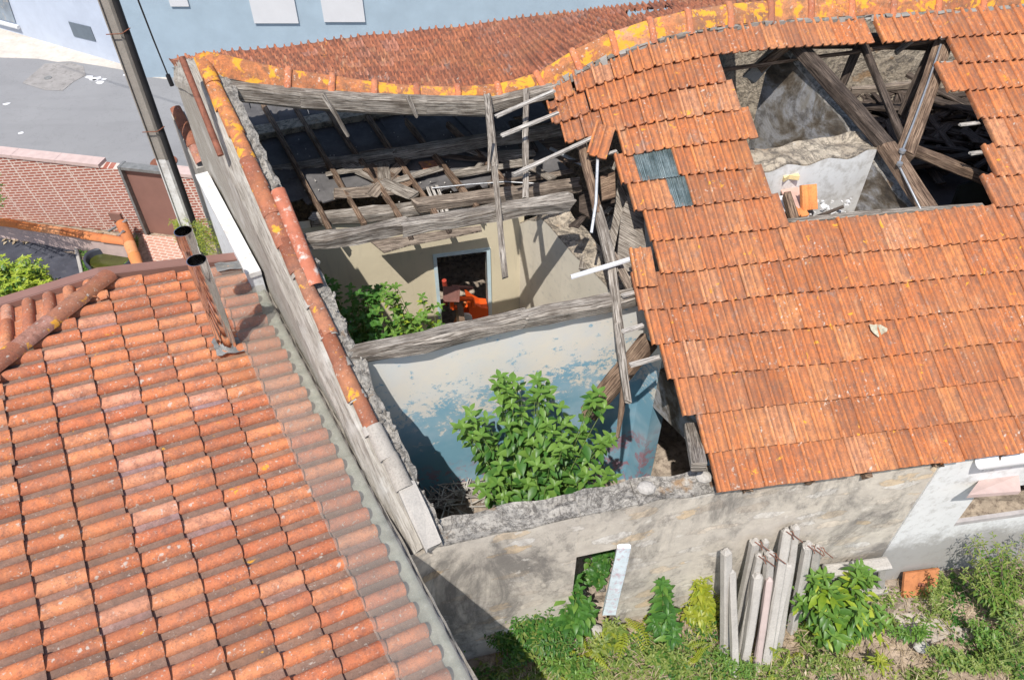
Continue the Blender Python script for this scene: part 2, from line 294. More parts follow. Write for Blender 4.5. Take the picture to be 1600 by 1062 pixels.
M_facade_a=plaster('pale_lavender_paint',(.50,.55,.64),(.40,.43,.48),amt=-.3); M_facade_b=plaster('blue_grey_paint',(.36,.45,.52),(.33,.40,.46),amt=-.1)
M_pave=plain('pale_paving',(.50,.46,.41),.9,.15,3,.4,dirt=(.42,.37,.31),dirtamt=.4)
M_soil=plain('dry_soil',(.36,.28,.21),.95,.3,6,.9,dirt=(.16,.12,.085),dirtamt=.7)
M_rubblefloor=plain('rubble_dust',(.34,.28,.22),.95,.35,7,1,dirt=(.12,.09,.07),dirtamt=.7)
M_brownmetal=plain('brown_painted_metal',(.24,.13,.105),.5,.08,3,.05)
M_rust=plain('rusty_steel',(.20,.075,.045),.75,.35,14,.3,dirt=(.10,.04,.03))
M_rustwhite=plain('flaking_painted_metal',(.42,.14,.08),.7,.3,5,.2,dirt=(.62,.60,.54),dirtamt=.5)
M_whitepl=plain('white_plastic',(.60,.60,.61),.45,.03,3,.03)
M_black=plain('black_rubber',(.02,.02,.022),.5,.3,5,.1)
M_blackcover=plain('black_ground_sheet',(.055,.057,.07),.75,.3,3,.3,dirt=(.12,.12,.13),dirtamt=.3)
M_darkvoid=plain('dark_soot',(.035,.03,.027),.95,.4,4,.4,dirt=(.10,.09,.08),dirtamt=.3)
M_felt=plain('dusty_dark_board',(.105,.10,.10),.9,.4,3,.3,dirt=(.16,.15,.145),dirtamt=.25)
M_bluepaint=plain('pale_blue_paint',(.50,.62,.66),.6,.12,6,.15,dirt=(.62,.60,.56),dirtamt=.3)
M_pinkpaint=plain('pink_paint',(.46,.37,.345),.7,.1,5,.1)
M_slab=plain('pinkish_slab',(.50,.38,.35),.8,.12,6,.2)
M_orange=plain('orange_plastic',(.78,.10,.015),.4,.06,3,.02)
M_galv=plain('galvanised_metal',(.42,.43,.44),.45,.15,12,.1,metal=.7,dirt=(.2,.2,.2),dirtamt=.3)
M_lead=plain('lead_flashing',(.22,.22,.215),.6,.3,9,.4,metal=.3)
M_sash=plain('grey_wood_sash',(.40,.37,.36),.8,.2,9,.2)
def chrome():
    g=G('stainless_steel'); n=g.noise(g.mp((9,9,.4)),3,3); return g.out((.80,.79,.78),.07,n,.04,.01,metal=1)
M_chrome=chrome()
def glass(name,tint,trans=.5,rough=.08):
    g=G(name); g.out(tint,rough,spec=.6); t=g.n.new('ShaderNodeBsdfTransparent'); m=g.n.new('ShaderNodeMixShader'); m.inputs[0].default_value=1-trans
    g.L(t.outputs[0],m.inputs[1]); g.L(g.b.outputs[0],m.inputs[2]); g.L(m.outputs[0],g.n['Material Output'].inputs[0]); return g.m
def sheetmat():
    g=G('translucent_corrugated_plastic'); v=g.mp(); n=g.noise(v,3,6,.7); n2=g.noise(v,30,4,.7)
    g.out(g.mix(g.ramp(n,[(.4,0),(.7,1)]),(.47,.42,.37),(.31,.29,.25)),.3,spec=.35)
    t=g.n.new('ShaderNodeBsdfTransparent'); t.inputs[0].default_value=(.96,.97,.96,1); m=g.n.new('ShaderNodeMixShader')
    g.L(g.ramp(g.math('ADD',n,g.math('MULTIPLY',n2,.2)),[(.35,.17),(.9,.42)]),m.inputs[0]); g.L(t.outputs[0],m.inputs[1]); g.L(g.b.outputs[0],m.inputs[2]); g.L(m.outputs[0],g.n['Material Output'].inputs[0]); return g.m
M_sheet=sheetmat(); M_sky=None
def ribglass():
    g=G('ribbed_glass_tile'); ux=g.sep(g.mp((1,1,1),src='UV'),0); n=g.noise(g.mp((60,2,1),src='UV'),1,3); n2=g.noise(g.mp(),6,5,.7)
    c=g.ramp(g.math('ADD',g.math('MULTIPLY',n,.7),g.math('MULTIPLY',n2,.3)),[(.38,(.025,.04,.04)),(.5,(.10,.14,.145)),(.6,(.30,.36,.37))]); g.out(c,.15,n,.5,.01,spec=.6)
    t=g.n.new('ShaderNodeBsdfTransparent'); m=g.n.new('ShaderNodeMixShader'); m.inputs[0].default_value=.8; g.L(t.outputs[0],m.inputs[1]); g.L(g.b.outputs[0],m.inputs[2]); g.L(m.outputs[0],g.n['Material Output'].inputs[0]); return g.m
M_sky=ribglass(); M_glass=plain('dark_window_glass',(.03,.04,.04),.04,.2,2,0,spec=.9)
M_water=plain('green_pond_water',(.05,.055,.012),.06,.4,2,.05,spec=.6)
def leafmat(name,a,b,c,tr=.35):
    g=G(name); r=g.attr(); col=g.ramp(r,[(0,a),(.55,b),(1,c)]); n=g.noise(g.mp(),22,3); col=g.mix(g.ramp(n,[(.35,0),(.8,.35)]),col,c)
    g.out(col,.42,spec=.4); t=g.n.new('ShaderNodeBsdfTranslucent'); g.L(g.mix(.35,col,(.30,.42,.03)),t.inputs[0]); m=g.n.new('ShaderNodeMixShader'); m.inputs[0].default_value=tr
    g.L(g.b.outputs[0],m.inputs[1]); g.L(t.outputs[0],m.inputs[2]); g.L(m.outputs[0],g.n['Material Output'].inputs[0]); return g.m
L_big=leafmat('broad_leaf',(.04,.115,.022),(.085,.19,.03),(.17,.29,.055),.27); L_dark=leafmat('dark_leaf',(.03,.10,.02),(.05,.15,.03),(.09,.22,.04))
L_yel=leafmat('yellow_green_leaf',(.14,.22,.02),(.26,.31,.03),(.38,.40,.06)); L_mid=leafmat('weed_leaf',(.09,.17,.03),(.16,.24,.045),(.30,.34,.10))
L_dry=leafmat('dry_stalk',(.24,.17,.10),(.36,.27,.17),(.46,.38,.26),.1); L_olive=leafmat('shrub_leaf',(.10,.20,.02),(.24,.36,.03),(.44,.50,.06)); L_fern=leafmat('fern_leaf',(.24,.29,.02),(.38,.39,.03),(.24,.34,.05))
M_stem=plain('green_stem',(.20,.26,.08),.6,.2,9,.1); M_twig=plain('dry_twig',(.30,.22,.15),.9,.3,9,.2)
# ================================================================ PLACE FRAME (metres, camera above the origin)
A=Z(670,850,2.5); BN=V3((-.497,.868,0)).normalized(); DN=V3((.868,.497,0)).normalized()
RL=V(320,95,A,A+BN)                      # left end of the ridge
E1=Z(1115,772,2.5); E2=Z(1600,708,2.5); ED=(E2-E1).normalized(); EN=V3((-ED.y,ED.x,0))
a26=R(26); UP=EN*math.cos(a26)+V3((0,0,math.sin(a26))); NR=ED.cross(UP).normalized(); LR=4.97
nL=(E1-A).cross(RL-A).normalized()
def rr(x,y,dz=0): return pln(x,y,E1+V3((0,0,dz)),NR)
def rl(x,y,dz=0): return pln(x,y,A+V3((0,0,dz)),nL)
RIDGE_A=V3((RL.x,RL.y,0)); RIDGE_B=V3((4.38,9.04,0))
def ridge(x,y,off=0): return V(x,y,RIDGE_A,RIDGE_B,off)
def interp(x,xs,ys):
    if x<=xs[0]: return ys[0]
    for i in range(len(xs)-1):
        if x<=xs[i+1]: t=(x-xs[i])/(xs[i+1]-xs[i]); return ys[i]+(ys[i+1]-ys[i])*t
    return ys[-1]
def sag(s): return interp(s,[-3,-1.5,-.7,-.4,.32,1.0,1.6],[.65,.65,.56,.38,.14,.03,0])
def FR(s,w): g=max(0,min(1,(w-2.2)/2.8))**1.4; return E1+ED*s+UP*w-V3((0,0,sag(s)*g+.03*noise.noise(V3((s*.7,w*.7,2)))))
def s_at(px,w):   # along-eave coordinate where a course of tiles reaches this pixel column
    lo,hi=-3.0,7.0
    for _ in range(40):
        m=(lo+hi)/2
        if proj(FR(m,w))[0]<px: lo=m
        else: hi=m
    return lo
AO=A-DN*.19; BKL=V(264,94,AO,AO+BN); BKR=YY(1120,-6,12.05)
# ================================================================ SETTING
def sheet(name,x0,x1,y0,y1,z,mat): m=MB(); m.add([(x0,y0,z),(x1,y0,z),(x1,y1,z),(x0,y1,z)],[(0,1,2,3)],0); return struct(m.build(name,mat))
ZS=-2.5
sheet('ground',-150,150,-60,220,ZS-.03,M_soil)
sheet('street',-60,60,14.9,24.2,ZS,M_asph)
fa=Z(0,45,ZS); fb=Z(215,108,ZS); fdir=(fb-fa).normalized(); fcor=fa+fdir*((fb-fa).length+.35); fstart=fa-fdir*9
fn=V3((fdir.y,-fdir.x,0))
# pale pavement at the foot of the facade
m=MB(); n=26; rows=[[],[]]
pk=[(-40,82),(0,90),(60,92),(90,97),(110,96),(150,102),(190,109),(215,118),(262,124)]
top=[Z(x,y,ZS+.008) for x,y in pk]; bot=[fstart+V3((0,0,.008))]+[fa+V3((0,0,.008))]+[fa+fdir*((fb-fa).length*t)+V3((0,0,.008)) for t in (.3,.45,.55,.7,.9)]+[fcor+V3((0,0,.008)),fcor+V3((.4,0,.008))]
m.grid([top,bot],0,False); m.grid([[p-V3((0,0,.1)) for p in top],top],0,False); struct(m.build('pavement',M_pave))
# repaired patch + drain cover
m=MB(); m.prism([Z(x,y,ZS+.004) for x,y in [(35,130),(55,113),(70,100),(110,98),(130,104),(134,118),(115,128),(98,142),(70,141)]],(0,0,.006),.3); struct(m.build('road_patch',M_asph2))
m=MB(); c0=Z(75,122,ZS+.012); m.tube([c0,c0+V3((0,0,.012))],.11,16); tag(m.build('drain_cover',M_lead,org=c0),'small round iron drain cover in the grey street repair','drain cover')
m=MB()
for px,py,sx in [(140,120,.16),(150,123,.2),(157,129,.14),(163,124,.1),(148,126,.1),(205,118,.16),(197,117,.1),(10,163,.12),(33,208,.1)]:
    c0=Z(px,py,ZS+.005); k=[c0+V3((math.cos(a)*sx*rnd.uniform(.6,1.2),math.sin(a)*sx*rnd.uniform(.4,1),0)) for a in [i*.7854 for i in range(8)]]; m.prism(k,(0,0,.004),.5)
struct(m.build('road_paint_spots',M_whitepl))
# manhole near the coping
m=MB(); c0=Z(256,254,ZS+.01); m.tube([c0,c0+V3((0,0,.015))],.33,22); tag(m.build('manhole_cover',M_rust,org=c0),'round rusty manhole cover half hidden behind the concrete pole','manhole')
# ---- pale lavender house across the street
def wallq(mb,P,Q,z0,z1,th,nrm,r=0): # simple vertical slab, outer face P-Q
    P=V3((P[0],P[1],0));Q=V3((Q[0],Q[1],0)); n=V3(nrm)*th
    mb.prism([P+V3((0,0,z0)),Q+V3((0,0,z0)),Q+V3((0,0,z1)),P+V3((0,0,z1))],n,r)
lav=thing('house','pale lavender rendered house across the street with a dark wall hatch','house',fa)
m=MB(); wallq(m,fstart,fcor,ZS,5.5,.3,-fn); m.build('wall',M_facade_a,lav)
def onf(x,y,off=.012): return V(x,y,fa,fb,off)
m=MB(); q=[onf(*p) for p in [(107,34),(141,42),(150,65),(116,57)]]; m.prism(q,fn*.01,.2); hat=m.build('wall_hatch',plain('slate_paint',(.13,.16,.19),.5,.1,5,.05),lav)
m=MB()
for i in range(4): m.beam(q[i]+fn*.015,q[(i+1)%4]+fn*.015,.03,.03,jit=0,seg=1,split=False)
m.build('frame',M_galv,hat)
q=[onf(*p) for p in [(-14,-25),(6,-20),(25,36),(-14,26)]]
m=MB(); m.prism(q,fn*.02,.2); wi=m.build('window',plain('window_reflection',(.20,.25,.30),.15,.3,1.5,0,spec=.8,dirt=(.42,.36,.28),dirtamt=.4),lav)
m=MB(); m.beam(q[1]+fn*.03,q[2]+fn*.03,.10,.05,jit=0,seg=1,split=False); m.build('frame',M_bluepaint,wi)
m=MB(); m.beam(onf(-20,30,.06),onf(29,43,.06),.12,.1,jit=0,seg=1,split=False); m.build('sill',M_whiteclean,lav)
m=MB(); m.tube([onf(160,-12,.07),onf(171,24,.07)],.055,8); m.build('down_pipe',M_galv,lav)
# ---- blue-grey house
YB=21.8
blu=thing('house','blue grey rendered house behind the tiled roof with white roller shutters','house',(fcor.x,fcor.y,ZS))
m=MB(); m.abox(fcor.x,14,YB,YB+.3,ZS,6.5,0); m.build('wall',M_facade_b,blu)
def onb(x,y,off=.02): p=YY(x,y,YB-off); return p
for (x0,x1,yb) in [(392,467,36),(501,571,34)]:
    a=onb(x0+6,yb); b=onb(x1,yb); 
    m=MB(); zt=a.z+1.25
    m.abox(a.x,b.x,YB-.06,YB-.002,a.z,zt,.3); wi=m.build('window_frame',M_whitepl,blu)
    m=MB(); k=22
    for i in range(k): z=a.z+.05+(zt-a.z-.05)*i/k; m.prism([(a.x+.03,YB-.062,z),(a.x+.03,YB-.095,z+.014),(a.x+.03,YB-.08,z+.040),(a.x+.03,YB-.062,z+.05)],(b.x-a.x-.06,0,0),.5)
    m.build('roller_shutter',M_whitepl,wi)
    m=MB(); m.abox(a.x-.03,b.x+.03,YB-.12,YB-.002,a.z-.06,a.z-.002,.4); m.build('sill',M_pave,wi)
a=onb(267,10); b=onb(297,14)
m=MB(); m.abox(a.x,b.x,YB-.05,YB-.002,a.z,a.z+1.0,.3); wi=m.build('window_frame',M_whitepl,blu)
m=MB(); m.abox(a.x+.1,b.x-.1,YB-.06,YB-.051,a.z+.1,a.z+.95,.3); m.build('pane',plain('pale_pane',(.45,.55,.60),.2,.1,2,0,spec=.7),wi)
m=MB(); m.abox(a.x-.04,b.x+.04,YB-.16,YB-.002,a.z-.09,a.z-.002,.4); m.build('sill',M_pave,wi)
# ---- brick boundary wall with gate
bA=Z(0,340,ZS); bB=Z(232,368,ZS); bd=(bB-bA).normalized(); bn=V3((bd.y,-bd.x,0)); ZT=V(95,250,bA,bB).z
M_brick=bricks('brick_slips',(.36,.115,.075),(.30,.09,.06),(.60,.50,.44),rot=(R(90),0,-math.atan2(bd.y,bd.x)),bw=.20,bh=.066,mort=.013)
bw=thing('brick_wall','red brick boundary wall with pale stone coping along the street','wall',bA)
g0=V(190,268,bA,bB); g1=V(253,272,bA,bB); gl=(g0-bA).dot(bd); gr=(g1-bA).dot(bd); gend=gr+.75
m=MB()
for s0,s1 in [(-9,gl-.06),(gr+.06,gend)]: wallq(m,bA+bd*s0,bA+bd*s1,ZS,ZT-.08,.22,-bn)
m.build('brick_face',M_brick,bw)
m=MB(); s=-9
while s<gl-.5:
    e=min(s+1.02,gl-.02); p=bA+bd*s; q=bA+bd*(e-.006); wallq(m,p+bn*.03,q+bn*.03,ZT-.078,ZT,.29,-bn,rnd.random()); s=e
wallq(m,bA+bd*(gr+.02)+bn*.03,bA+bd*gend+bn*.03,ZT-.078,ZT,.29,-bn,.6)
m.build('coping',M_slab,bw)
m=MB(); wallq(m,bA+bd*gl-bn*.1,bA+bd*gr-bn*.1,ZS,ZT-.1,.05,-bn); gt=m.build('gate',M_brownmetal,bw)
m=MB()
hp=V(205,303,bA,bB,-.05); m.tube([hp,hp+bn*.07,hp+bn*.07+bd*.13],.012,6); m.tube([hp-V3((0,0,.09)),hp-V3((0,0,.09))+bn*.03],.012,6); m.build('handle',M_galv,gt)
m=MB()
for s_ in (gl-.03,gr+.03): wallq(m,bA+bd*(s_-.03)+bn*.012,bA+bd*(s_+.03)+bn*.012,ZS,ZT-.01,.24,-bn)
wallq(m,bA+bd*gl+bn*.0,bA+bd*gr+bn*.0,ZT-.09,ZT-.02,.2,-bn); m.build('gate_frame',M_lead,bw)
for (x0,y0,x1,y1) in [(176,331,193,342),(272,303,292,322)]:
    a=V(x0,y1,bA,bB); b=V(x1,y1,bA,bB); zt=V(x0,y0,bA,bB).z
    m=MB(); wallq(m,a+bn*.06,b+bn*.06,a.z,zt,.06,-bn); m.build('meter_box',M_brownmetal,bw)
# courtyard inside
m=MB(); m.prism([Z(-150,345,ZS),Z(-150,560,ZS),Z(300,560,ZS),Z(370,440,ZS),Z(300,340,ZS),Z(232,368,ZS)],(0,0,.008),0); struct(m.build('courtyard',M_soil))
M_path=bricks('courtyard_tiles',(.50,.27,.20),(.45,.23,.17),(.62,.50,.42),rot=(0,0,R(14)),bw=.18,bh=.09,mort=.012,big=False)
m=MB(); m.prism([Z(x,y,ZS+.012) for x,y in [(232,368),(286,372),(320,460),(262,470),(215,352)]],(0,0,.006),0); struct(m.build('path',M_path))
# low walls with orange clay coping
def clay_coping(mb,P,Q,rad,ln,r0=.5,ang0=0,ang1=180,nn=8,jit=.01,th=.012):
    P,Q=V3(P),V3(Q); d=Q-P; L=d.length; d/=L; k=max(1,round(L/ln)); sx=d.cross(V3((0,0,1))).normalized(); uz=sx.cross(d)
    for i in range(k):
        a=P+d*(L*i/k); b=P+d*(L*(i+1)/k+.03); r=rnd.random(); jj=V3((rnd.uniform(-jit,jit),rnd.uniform(-jit,jit),rnd.uniform(0,jit)))
        rows=[]; rows2=[]
        for t,(p,rd) in enumerate(((a,rad*1.06),(b,rad*.94))):
            rows.append([p+jj+sx*math.cos(R(ang0+(ang1-ang0)*j/nn))*rd+uz*(math.sin(R(ang0+(ang1-ang0)*j/nn))*rd*.8) for j in range(nn+1)])
            rows2.append([p+jj+sx*math.cos(R(ang0+(ang1-ang0)*j/nn))*(rd-th)+uz*(math.sin(R(ang0+(ang1-ang0)*j/nn))*(rd-th)*.8) for j in range(nn+1)])
        mb.grid([q[::-1] for q in rows],r); mb.grid(rows2,r); 
        for e in (0,1): mb.grid([rows[e],rows2[e]] if e else [rows2[e],rows[e]],r,False)
lw=thing('low_wall','low courtyard wall capped with bright orange half round clay tiles','wall',Z(95,372,ZS))
zc=ZS+.42
c1=Z(-90,334,zc); c2=Z(196,378,zc); c3=Z(192,352,zc); c4=Z(232,455,zc)
m=MB(); 
for p,q in ((c1,c2),(c3,c4)):
    d=(q-p).normalized(); nn_=V3((d.y,-d.x,0)); wallq(m,p+nn_*.08,q+nn_*.08,ZS,zc-.02,.16,-nn_)
m.build('wall',M_slab,lw)
m=MB(); clay_coping(m,c1,c2,.115,.5); clay_coping(m,c3+V3((0,0,.05)),c4+V3((0,0,.05)),.115,.4); m.build('coping',T_new,lw)
for i,(p,q) in enumerate([((170,361),(198,344)),((176,379),(193,361))]):
    m=MB(); a=Z(*p,ZS+.25); b=Z(*q,ZS+.62); m.tube([a,b],.028,8); tag(m.build('metal_bar',M_galv,org=a),['upper of two galvanised bars leaning on the orange wall corner','lower galvanised bar from the pond to the orange coping'][i],'bar')
# black ground sheet
m=MB(); rows=[]
e0=[(-90,352),(0,362),(25,363),(60,368),(90,372),(116,377)]; e1=[(-90,470),(0,470),(45,468),(80,462),(110,452),(132,442)]
for t in range(9):
    row=[]
    for k in range(6):
        x=e0[k][0]+(e1[k][0]-e0[k][0])*t/8; y=e0[k][1]+(e1[k][1]-e0[k][1])*t/8; p=Z(x,y,ZS+.03); row.append(p+V3((0,0,.05*noise.noise(p*1.3))))
    rows.append(row)
m.grid(rows,.3); tag(m.build('ground_cover_sheet',M_blackcover,org=Z(60,400,ZS)),'black weed sheet spread over the courtyard bed','ground sheet')
m=MB(); m.beam(Z(115,370,ZS+.05),Z(131,440,ZS+.05),.07,.09,jit=.002); tag(m.build('edging_board',M_conc,org=Z(115,370,ZS)),'thin pale edging board between black sheet and pond','edging')
# pond
pk=[(176,378),(192,379),(197,392),(204,402),(199,410),(191,416),(190,425),(196,436),(170,452),(152,446),(148,430),(140,416),(133,408),(135,398),(145,391),(158,388),(168,382)]
cz=Z(168,408,ZS); pond=thing('pond','small black plastic pond of green water beside the orange coping','pond',cz)
P0=[Z(x,y,ZS+.17) for x,y in pk]; cc=sum(P0,V3((0,0,0)))/len(P0)
def smooth(l,k=3):
    o=[];n=len(l)
    for i in range(n):
        p0,p1,p2,p3=l[i-1],l[i],l[(i+1)%n],l[(i+2)%n]
        for j in range(k): t=j/k; o.append(.5*((2*p1)+(p2-p0)*t+(2*p0-5*p1+4*p2-p3)*t*t+(3*p1-p0-3*p2+p3)*t**3))
    return o
P1=smooth(P0); m=MB()
sc=lambda k,dz:[cc+(p-cc)*k+V3((0,0,dz)) for p in P1]
m.grid([sc(1.10,-.16),sc(1.08,0),sc(1.0,.02),sc(.96,-.02),sc(.9,-.30)],.5,True,True); m.build('liner',plain('pond_liner',(.045,.05,.065),.4,.2,4,.05),pond)
m=MB(); q=sc(.93,-.12); m.add(q,[tuple(range(len(q)))],.4); m.build('water',M_water,pond)
# ---- pole
pb=Z(330,400,.4); POLEX=YY(210,120,10.2)
pole=thing('utility_pole','square weathered concrete pole painted white near its foot with a black conduit','pole',(POLEX.x,POLEX.y,ZS))
px_,py_=POLEX.x,POLEX.y
m=MB(); hw=.092
def ring4(z,h): 
    k=.03; return [V3((px_+a*h+(-k if a>0 else k)*e,py_+b*h+(-k if b>0 else k)*(1-e),z)) for a,b,es in ((-1,-1,(1,0)),(1,-1,(0,1)),(1,1,(1,0)),(-1,1,(0,1))) for e in es]
zz=V(270,246,(px_,py_),(px_+1,py_)).z
m.grid([ring4(zz,hw*1.02),ring4(zz+1.4,hw),ring4(zz+3,hw*.97),ring4(9.5,hw*.88)],.4,False,True); m.build('shaft',M_pole,pole)
m=MB(); m.grid([ring4(ZS,hw*1.25),ring4(zz,hw*1.03)],.4,False,True); m.build('painted_foot',M_white,pole)
m=MB(); cx=px_+.145; m.tube([(cx,py_-.07,ZS),(cx,py_-.07,9.5)],.045,12); m.build('conduit',M_black,pole)
for y in (48,200,350):
    z=V(235,y,(px_,py_),(px_+1,py_)).z; m=MB(); m.tube([(px_-.11,py_-.12,z),(px_+.10,py_-.12,z+.01),(cx+.02,py_-.13,z+.05),(cx+.06,py_-.06,z+.06)],.007,5); m.build('strap',M_rust,pole)
m=MB(); a=V3((px_+.9,py_+3,9.0)); a=YY(204,-30,13.5); b=Z(262,118,ZS+.2); b=YY(262,117,16); m.tube([a,a+(b-a)*.5-V3((0,0,.12)),b],.016,6); m.tube([b,b+V3((.02,.0,-.25))],.05,8)
tag(m.build('stay_cable',M_black,org=b),'thin black stay cable slanting down beside the concrete pole','cable')
m=MB(); a=YY(200,-25,9.2); m.tube([(-15.5,16.3,8.8),(-9,13.0,8.5),(px_,py_,9.3)],.014,5); tag(m.build('overhead_cable',M_black,org=(-9,13,8.5)),'overhead cable above the street that shades the lavender house','cable')
# ---- white boundary wall beside the gable
W0=Z(403,415,2.9); ww=thing('boundary_wall','white painted wall between the concrete pole and the ruined gable','wall',(W0.x,W0.y,ZS))
p=W0+BN*-.1; q=W0+BN*2.1
m=MB(); wallq(m,p,q,ZS,2.86,.14,-DN); m.build('wall',M_whiteclean,ww)
m=MB(); wallq(m,p-BN*.02+DN*.0,q,2.862,2.92,.155,-DN); m.build('capping',M_white,ww)
# tile-capped stump of wall behind it
p=YY(276,172,10.9); q=YY(316,256,10.25); tw=thing('garden_wall','short wall topped by old clay tiles behind the pole','wall',(p.x,p.y,ZS))
m=MB(); q0=V3((q.x,q.y,0)); p0=V3((p.x,p.y,0)); dd=(p0-q0).normalized(); nn_=V3((dd.y,-dd.x,0)); m.prism([q0+nn_*.1+V3((0,0,ZS)),p0+nn_*.1+V3((0,0,ZS)),p0+nn_*.1+V3((0,0,p.z-.05)),q0+nn_*.1+V3((0,0,q.z-.05))],-nn_*.2,.2); m.build('wall',M_conc,tw)
m=MB(); clay_coping(m,q,p,.085,.3); m.build('tile_coping',T_cap,tw)
# ================================================================ TILE MAKERS
def mars(wd,rib=.02):   # interlocking flat tile: side roll, two pans, centre roll
    return [(x*wd,z) for x,z in ((0,-.012),(.0,.012),(.02,rib),(.10,rib+.002),(.145,.008),(.20,.001),(.30,.0),(.40,.002),(.445,.009),(.475,rib*.9),(.525,rib*.9),(.555,.009),(.60,.002),(.70,0),(.82,.001),(.92,.004),(.97,.012),(1.0,.012))]
MARS=mars(.212,.033)
def tile(mb,O,ex,ey,ez,prof,L,lift,th=.016,r=None,head=True):
    O=V3(O); r=rnd.random() if r is None else r; n=len(prof)
    def P(x,z,t): return O+ex*x+ey*(L*t)+ez*(z+lift*(1-t))
    ts=(0,.03,.5,.97,1) if head else (0,.03,1)
    rows=[]
    for t in ts: rows.append([P(x,z-(.004 if t==0 else 0)-(.006 if t==1 else 0),t) for x,z in prof])
    w_=prof[-1][0] or 1
    mb.grid(rows,r,uvr=[[(x/w_,t*L) for x,z in prof] for t in ts])
    fr=[P(x,z-th-.004,.004) for x,z in prof]; mb.grid([fr,rows[0]],r,False)       # nose
    bk=[P(x,z-th,1) for x,z in prof]; mb.grid([rows[-1],bk],r,False)
    mb.grid([[P(prof[0][0],prof[0][1]-th,t) for t in (0,1)],[P(*prof[0],t) for t in (0,1)]],r,False)
    mb.grid([[P(*prof[-1],t) for t in (0,1)],[P(prof[-1][0],prof[-1][1]-th,t) for t in (0,1)]],r,False)
ruin=thing('ruined_house','long roofless stone farmhouse with half collapsed orange tile roof','house',(.5,6.5,ZS))
TW=.212; EXP=.355
rows_def=[ # course: spans as (left pixel, right pixel) at the nose line; None = beyond the frame
 [(1119,None)],[(1100,None)],[(1065,None)],[(1042,None)],[(1018,None)],[(997,None)],[(1031,None)],
 [(1015,1228),(1550,None)],[(990,1201),(1552,None)],[(970,1175),(1552,None)],[(975,1180),(1525,None)],[(885,1155),(1477,None)],[(865,1132),(1494,None)],[(873,1361),(1377,None)]]
front=MB(); SP=[]
skip={(8,1):1,(9,0):2,(9,1):2}
for k,spans in enumerate(rows_def):
    for si,(xl,xr) in enumerate(spans):
        w0=k*EXP; 
        if k==13: w0-=.0
        s0=s_at(xl,w0); s1=s_at(xr,w0) if xr else 7.4
        n=int(round((s1-s0)/TW)) if xr else int((s1-s0)/TW)+1
        st=(s1-s0)/n if xr else TW
        for j in range(n):
            s=s0+j*st
            glassy=(k==9 and si==0 and j in (1,2)) or (k==8 and si==0 and j==2)
            if k==11 and si==0 and False: continue
            if glassy: SP.append((s,w0)); continue
            O=FR(s,w0); ex=(FR(s+TW,w0)-O); wdt=ex.length; ex/=wdt; L=.41; ey=(FR(s,w0+L)-O).normalized(); ez=ex.cross(ey).normalized()
            jx=rnd.uniform(-.004,.004); jr=rnd.uniform(-.006,.006)
            ex2=(ex+ey*jr).normalized(); O=O+ey*rnd.uniform(-.008,.008)+ex*jx+ez*(rnd.uniform(0,.006)+.02)
            tile(front,O,ex2,ey,ez,MARS,L,.034+rnd.uniform(0,.006),.018)
front.build('front_tiles',T_front,ruin)
gm=MB()
for s,w0 in SP:
    O=FR(s,w0); ex=(FR(s+TW,w0)-O).normalized(); ey=(FR(s,w0+.41)-O).normalized(); ez=ex.cross(ey).normalized()
    pr=[(TW*i/24,.012+.007*math.sin(i*math.pi/2)) for i in range(25)]; tile(gm,O+ez*.02,ex,ey,ez,pr,.41,.034,.012)
gm.build('glass_tiles',M_sky,ruin)
# loose tiles of the broken edge
def loose(px,py,rot,tip,label,z=.05,mat=T_front,parent=None):
    P=rr(px,py,z); m=MB(); ex=ED*math.cos(rot)+UP*math.sin(rot); ey=UP*math.cos(rot)-ED*math.sin(rot); ez=ex.cross(ey)
    ey=(ey*math.cos(tip)-ez*math.sin(tip)).normalized(); ez=ex.cross(ey); tile(m,P,ex,ey,ez,MARS,.41,0,.018)
    o=m.build('loose_roof_tile',mat,org=P); return tag(o,label,'roof tile')
loose(994,449,-.02,0,'loose clay tile lying square at the broken edge above the white batten',.09)
loose(916,240,-.42,.05,'slipped clay tile hanging askew below the upper courses',.02)
# cement splash on the tiles
P=rr(1371,515,.065); m=MB(); m.prism([P+ED*(math.cos(k*.523)*.065*(1+1.1*noise.noise(V3((k*1.7,1.3,0)))))+UP*(math.sin(k*.523)*.075*(1+1.2*noise.noise(V3((k*1.9,5.2,0))))) for k in range(12)],NR*.006,.5); m.build('cement_splash',plain('pale_cement',(.42,.40,.30),.9,.4,20,.6,dirt=(.40,.20,.10),dirtamt=.6),ruin)
# ridge caps
rp=[(322,92),(451,120),(519,129),(585,139),(651,145),(715,146),(779,142),(842,124),(897,90),(955,62),(1015,42),(1073,28),(1137,18),(1200,12),(1262,8),(1325,5),(1390,1),(1460,-3),(1530,-8),(1610,-14),(1700,-20),(1800,-27)]
rdp=[ridge(x,y) for x,y in rp]
def ridgecap(mb,P,Q,r,wd=.14,hd=.15,col=True):
    d=(Q-P).normalized(); sx=d.cross(V3((0,0,1))).normalized(); uz=sx.cross(d)
    sec=[(-1,-.75),(-.62,-.05),(-.28,.30),(0,.40),(.28,.30),(.62,-.05),(1,-.75)]
    def ring(p,k,dz=0): return [p+sx*(a*wd*k)+uz*(b*hd*k+dz) for a,b in sec]
    mb.grid([ring(P,.98),ring(P+d*.01,1),ring(Q,.97)],r,False); mb.grid([ring(Q,.90),ring(P,.90)],r,False); mb.grid([ring(P,.9),ring(P,.98)],r,False); mb.grid([ring(Q,.97),ring(Q,.9)],r,False)
    if col:
        g0=[ring(P-d*.035,1.0),ring(P-d*.035,1.2,.01),ring(P-d*.015,1.28,.018),ring(P+d*.015,1.28,.018),ring(P+d*.035,1.2,.01),ring(P+d*.035,1.0)]
        k_=MB(); k_.grid(g0,r*.6,True); clm.append(k_)
clm=[]; m=MB(); mo=MB()
